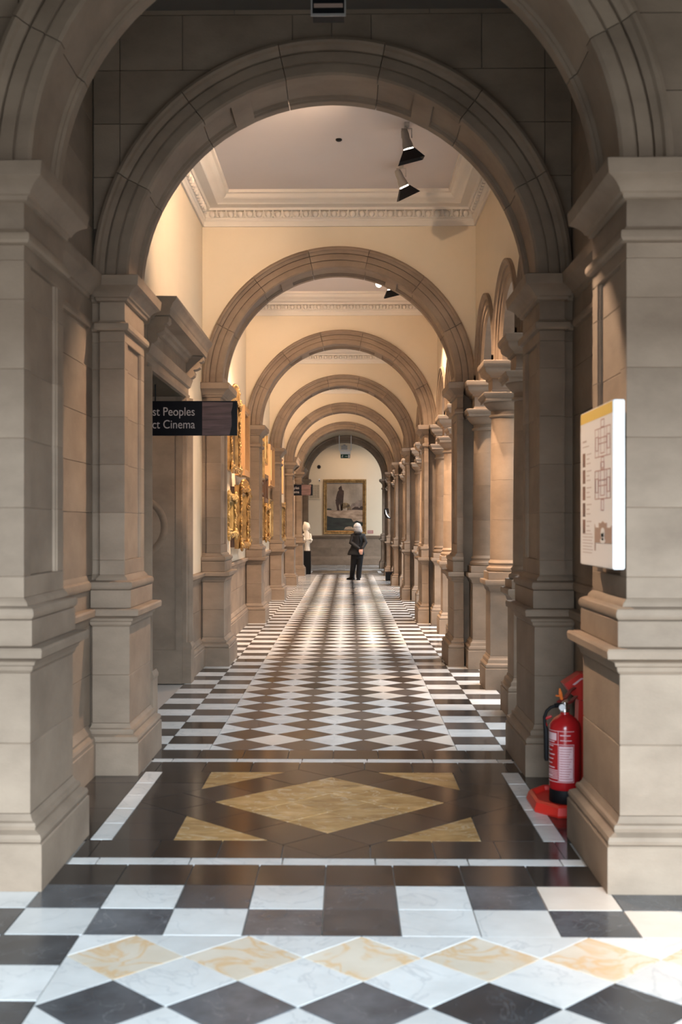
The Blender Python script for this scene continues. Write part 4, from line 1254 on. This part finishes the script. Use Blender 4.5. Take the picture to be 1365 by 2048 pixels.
MB().tube([(-.018, 0, .53), (-.04, -.006, .53), (-.055, -.01, .526)], [.010, .013, .013], 8).obj('outlet', 'black', fe)
MB().tube([(-.075, -.012, .47), (-.11, -.012, .455), (-.112, -.012, .44), (-.105, -.012, .415)], .008, 8).obj('hose_clip', 'red', fe)
MB().tube([(-.057, -.010, .525), (-.080, -.012, .518), (-.102, -.012, .497), (-.114, -.012, .465), (-.112, -.012, .42), (-.106, -.012, .40), (-.104, -.012, .24), (-.103, -.012, .225)], [.009, .009, .009, .009, .010, .014, .013, .010], 10).obj('hose', 'black', fe, 50)
def label_patch(a0, a1, z0, z1, mat, name, off=.0008, mb=None):
    """print on the curved body between two angles in degrees"""
    n = 8
    m = mb or MB()
    r = R_ + off
    P = [radians(a0 + (a1 - a0) * i / n) for i in range(n + 1)]
    m.loft([[(rr * cos(a), rr * sin(a), z) for a in P] for rr, z in ((R_ + .0001, z0), (r, z0), (r, z1), (R_ + .0001, z1))], False, False)
    return m if mb else m.obj(name, mat, cyl_o)
label_patch(-122, -70, .125, .315, 'pinkwhite', 'label_panel')
label_patch(-184, -132, .345, .385, 'pinkwhite', 'label_badge')
mb = MB()
for i in range(9):
    label_patch(-182, -140 - (i % 3) * 6, .335 - i * .0235, .340 - i * .0235, '', '', mb=mb)
for i in range(6):
    label_patch(-182, -128, .135 + i * .009, .139 + i * .009, '', '', mb=mb)
for z in (.118, .322, .395):
    label_patch(-184, -66, z, z + .003, '', '', mb=mb)
label_patch(-126, -124.5, .118, .395, '', '', mb=mb); label_patch(-67.5, -66, .118, .322, '', '', mb=mb)
label_patch(-118, -80, .372, .377, '', '', mb=mb); label_patch(-118, -76, .345, .349, '', '', mb=mb)
mb.obj('label_lines', 'pinkwhite', cyl_o, kind='stuff')
mb = MB()
for i in range(13):
    label_patch(-119, -74 - (i * 7 % 4) * 4, .137 + i * .0135, .1395 + i * .0135, '', '', .0014, mb=mb)
mb.obj('label_text', 'red', cyl_o, kind='stuff')

# ------------------------------------------------------------------ white marble figure on a black pedestal
pd = thing('display_pedestal', 'square black pedestal under the white marble figure', 'pedestal', (-1.165, 35.95, 0))
MB().box(-.135, .10, -.12, .12, 0, .70).obj('pedestal_body', 'black', pd)
MB().box(-.145, .12, -.13, .13, .7001, .72).obj('pedestal_top', 'dark_wood', pd)
MB().tube([(.085, -.11, .7205), (.085, -.11, 1.02)], .006).obj('guard_rod', 'chrome', pd)
fg = MB()
fg.loft([[(cx + rx * cos(2 * pi * i / 16), cy + ry * sin(2 * pi * i / 16), z) for i in range(16)] for z, cx, cy, rx, ry in
         ((0, .0, 0, .095, .085), (.05, 0, 0, .090, .08), (.12, .0, 0, .075, .07), (.20, .0, 0, .072, .065), (.29, .0, 0, .085, .075), (.36, .0, 0, .105, .085), (.44, -.005, 0, .108, .085),
          (.51, -.01, 0, .10, .078), (.57, -.015, 0, .078, .065), (.61, -.015, -.005, .052, .052), (.64, -.015, -.01, .046, .048))])
fg.ball((.0, -.015, .745), (.088, .092, .112), 18, 12)              # head
fg.ball((-.02, .02, .765), (.112, .10, .128), 18, 12)
fg.tube([(-.09, .03, .80), (-.10, .03, .70), (-.085, .02, .60)], [.045, .045, .035], 10)                 # hood
fg.tube([(-.05, .03, .82), (-.075, .03, .885), (-.085, .03, .905)], [.07, .040, .020], 12)                   # peak of the hood
fg.tube([(.075, -.05, .69), (.09, -.07, .70), (.085, -.08, .735)], [.012, .016, .01], 8)   # nose and brow
fg.tube([(.09, -.01, .53), (.125, -.05, .42), (.10, -.10, .36), (.03, -.12, .35)], [.036, .034, .028, .022], 10)
fg.tube([(-.10, -.01, .53), (-.125, -.06, .42), (-.08, -.10, .33), (.0, -.125, .335)], [.036, .034, .028, .022], 10)
for i in range(5):
    fg.tube([(.02 - i * .012, -.125, .345 + i * .006), (-.005 - i * .012, -.138, .37 + i * .006), (-.03 - i * .01, -.13, .395 + i * .004)], [.010, .009, .006], 6)
fg.tube([(.11, -.02, .39), (.135, -.03, .34), (.10, -.02, .28), (.05, -.02, .25)], [.04, .05, .045, .03], 10)   # gathered drapery
for i in range(7):
    a = -2.6 + i * .75
    fg.tube([(.085 * cos(a), .075 * sin(a), .01), (.068 * cos(a + .1), .062 * sin(a + .1), .16), (.09 * cos(a + .2), .08 * sin(a + .2), .33)], [.018, .010, .014], 7)
stt = fg.obj('marble_figure', 'marble_statue', None, 180, (-1.185, 35.95, .7205))
tag(stt, 'white marble half figure with a peaked hood on the black pedestal', 'statue')
rm = stt.modifiers.new('join', 'REMESH'); rm.mode = 'VOXEL'; rm.voxel_size = .009; rm.use_smooth_shade = True

# ------------------------------------------------------------------ visitor walking away
def remesh(o, size, smooth=4):
    m = o.modifiers.new('join', 'REMESH'); m.mode = 'VOXEL'; m.voxel_size = size; m.use_smooth_shade = True
    if smooth:
        s_ = o.modifiers.new('soften', 'SMOOTH'); s_.factor = .5; s_.iterations = smooth
    return o
def oval(mb, secs, n=20):
    return mb.loft([[(cx + rx * cos(2 * pi * i / n), cy + ry * sin(2 * pi * i / n), z) for i in range(n)] for z, cx, cy, rx, ry in secs])
PX, PY = 0.365, 32.0
body = MB()
body.ball((-.015, .01, 1.475), (.068, .085, .103), 18, 14)           # skull
body.ball((-.018, .035, 1.425), (.052, .060, .062), 14, 10)          # jaw
body.tube([(-.03, .088, 1.475), (-.034, .112, 1.445), (-.032, .092, 1.435)], [.008, .013, .008], 8)    # nose
body.tube([(-.058, .083, 1.402), (-.032, .094, 1.400), (-.008, .085, 1.402)], .007, 7)                 # lips
for sx in (-1, 1):
    body.ball((-.015 + sx * .069, .005, 1.465), (.010, .020, .032), 8, 6)
oval(body, [(.70, -.01, 0, .15, .10), (.80, -.01, 0, .155, .105), (.95, 0, 0, .13, .09), (1.10, 0, 0, .145, .095), (1.22, .005, 0, .155, .09), (1.29, .01, 0, .12, .075), (1.34, 0, 0, .055, .055), (1.42, -.01, .005, .046, .05)])
arms = {'left': [(-.135, 0, 1.275), (-.185, -.07, 1.04), (.045, -.175, .865)], 'right': [(.155, 0, 1.265), (.215, -.06, 1.04), (.125, -.165, .865)]}
for nm, P in arms.items():
    body.tube(P, [.042, .036, .026], 10)
legs = [[(-.085, 0, .74), (-.115, .06, .44), (-.150, .22, .10)], [(.075, 0, .74), (.055, .01, .43), (.030, -.02, .09)]]
for P in legs:
    body.tube(P, [.078, .052, .036], 12)
def hand(mb, wrist, d, side, curl):
    """palm with four fingers of unequal length and a thumb; d = direction of the hand"""
    w = Vector(wrist); d = Vector(d).normalized(); s_ = Vector(side).normalized(); n_ = d.cross(s_).normalized() * curl
    mb.loft([[w + d * t + s_ * a * hw + n_ * b * .012 for a, b in ((-1, -1), (1, -1), (1, 1), (-1, 1))] for t, hw in ((-.01, .022), (.03, .036), (.075, .038), (.085, .036))])
    for i, l in enumerate((.062, .072, .067, .050)):
        o_ = w + d * .08 + s_ * (-.028 + .0187 * i)
        mb.tube([o_ - d * .02, o_ + d * l * .45 + n_ * .004, o_ + d * l * .78 + n_ * .022, o_ + d * l * .85 + n_ * .042], [.0085, .008, .0075, .006], 8)
    o_ = w + d * .03 - s_ * .034
    mb.tube([o_ + s_ * .012, o_ - s_ * .018 + d * .03, o_ - s_ * .014 + d * .058 + n_ * .015], [.010, .009, .007], 8)
hand(body, (.055, -.185, .845), (.35, -.12, -.9), (-.9, .1, -.35), 1)
hand(body, (.122, -.18, .85), (-.25, -.12, -.95), (.95, .05, -.25), -1)
person = remesh(body.obj('person', 'skin', None, 180, (PX, PY, 0)), .0065, 2)
tag(person, 'grey-haired person in a black coat walking away with hands clasped behind the back', 'person')
for sx in (-1, 1):
    MB().ball((-.03 + sx * .028, .083, 1.478), (.012, .008, .008), 10, 7).obj('eye', 'board_white', person, 180)
coat = MB()
oval(coat, [(.695, -.045, -.005, .235, .165), (.72, -.048, -.005, .238, .168), (.80, -.04, 0, .218, .155), (.90, -.02, 0, .180, .135), (1.00, -.005, 0, .158, .115), (1.12, .0, 0, .165, .118), (1.22, .005, -.005, .178, .112), (1.275, .008, -.005, .160, .095), (1.305, .005, -.005, .105, .075), (1.33, 0, -.005, .062, .06)])
coat.ball((-.128, 0, 1.245), (.068, .066, .062), 12, 8)
coat.ball((.150, 0, 1.238), (.068, .066, .062), 12, 8)
coat.tube([(-.125, 0, 1.235), (-.192, -.07, 1.04), (.035, -.178, .875), (.05, -.185, .862)], [.062, .056, .044, .042], 12)
coat.tube([(.148, 0, 1.23), (.222, -.06, 1.04), (.130, -.168, .882), (.127, -.172, .868)], [.062, .056, .044, .042], 12)
coat.ball((.01, -.085, 1.30), (.095, .05, .055), 12, 8)              # folded hood
coat.tube([(-.10, -.05, 1.315), (0, -.085, 1.322), (.10, -.05, 1.310)], .026, 10)
coat.tube([(.05, -.115, 1.24), (.085, -.125, 1.08), (.06, -.135, .95)], .012, 8)
remesh(coat.obj('coat', 'coat', person, 180), .010, 2)
tr = MB()
oval(tr, [(.60, -.005, .0, .165, .11), (.70, -.005, 0, .165, .115), (.80, -.005, 0, .16, .11), (.88, 0, 0, .14, .1)])
for P, r in ((legs[0], [.098, .082, .070, .068]), (legs[1], [.098, .080, .072, .070])):
    a = Vector(P[2])
    tr.tube([P[0], P[1], a + Vector((0, 0, .05)), a + Vector((0, 0, -.035))], r, 14)
remesh(tr.obj('trousers', 'trouser', person, 180), .010, 2)
for P, d in ((legs[0], Vector((-.95, .55, 0))), (legs[1], Vector((-.12, 1, 0)))):
    a = Vector(P[2]); d = d.normalized(); s_ = Vector((-d.y, d.x, 0))
    z0 = 0.0
    rings = []
    for t, w, h in ((-.075, .018, .05), (-.06, .036, .085), (-.01, .042, .10), (.05, .044, .075), (.11, .050, .055), (.155, .040, .042), (.178, .016, .025)):
        c = Vector((a.x, a.y, 0)) + d * t
        rings.append([c + s_ * w * x + Vector((0, 0, z0 + h * z)) for x, z in ((-1, 0), (1, 0), (1.05, .45), (.6, 1), (-.6, 1), (-1.05, .45))])
    MB().loft(rings).obj('shoe', 'black', person, 60)
hr = MB()
hr.ball((-.008, -.010, 1.480), (.108, .112, .112), 20, 14)
oval(hr, [(1.325, .034, -.050, .096, .048), (1.36, .018, -.040, .122, .066), (1.42, .002, -.024, .126, .090), (1.47, -.012, -.012, .104, .098), (1.50, -.012, -.01, .095, .10)])
hr.tube([(.06, -.045, 1.50), (.095, -.05, 1.42), (.118, -.05, 1.335)], [.03, .032, .014], 10)
for i in range(9):
    a = pi * (1.05 + i * .11)
    hr.tube([(.06 * cos(a), .07 * sin(a), 1.57), (.10 * cos(a), .105 * sin(a), 1.47), (.105 * cos(a) + .012, .085 * sin(a) - .01, 1.36)], [.012, .014, .006], 6)
remesh(hr.obj('hair', 'hair', person, 180), .008, 1)
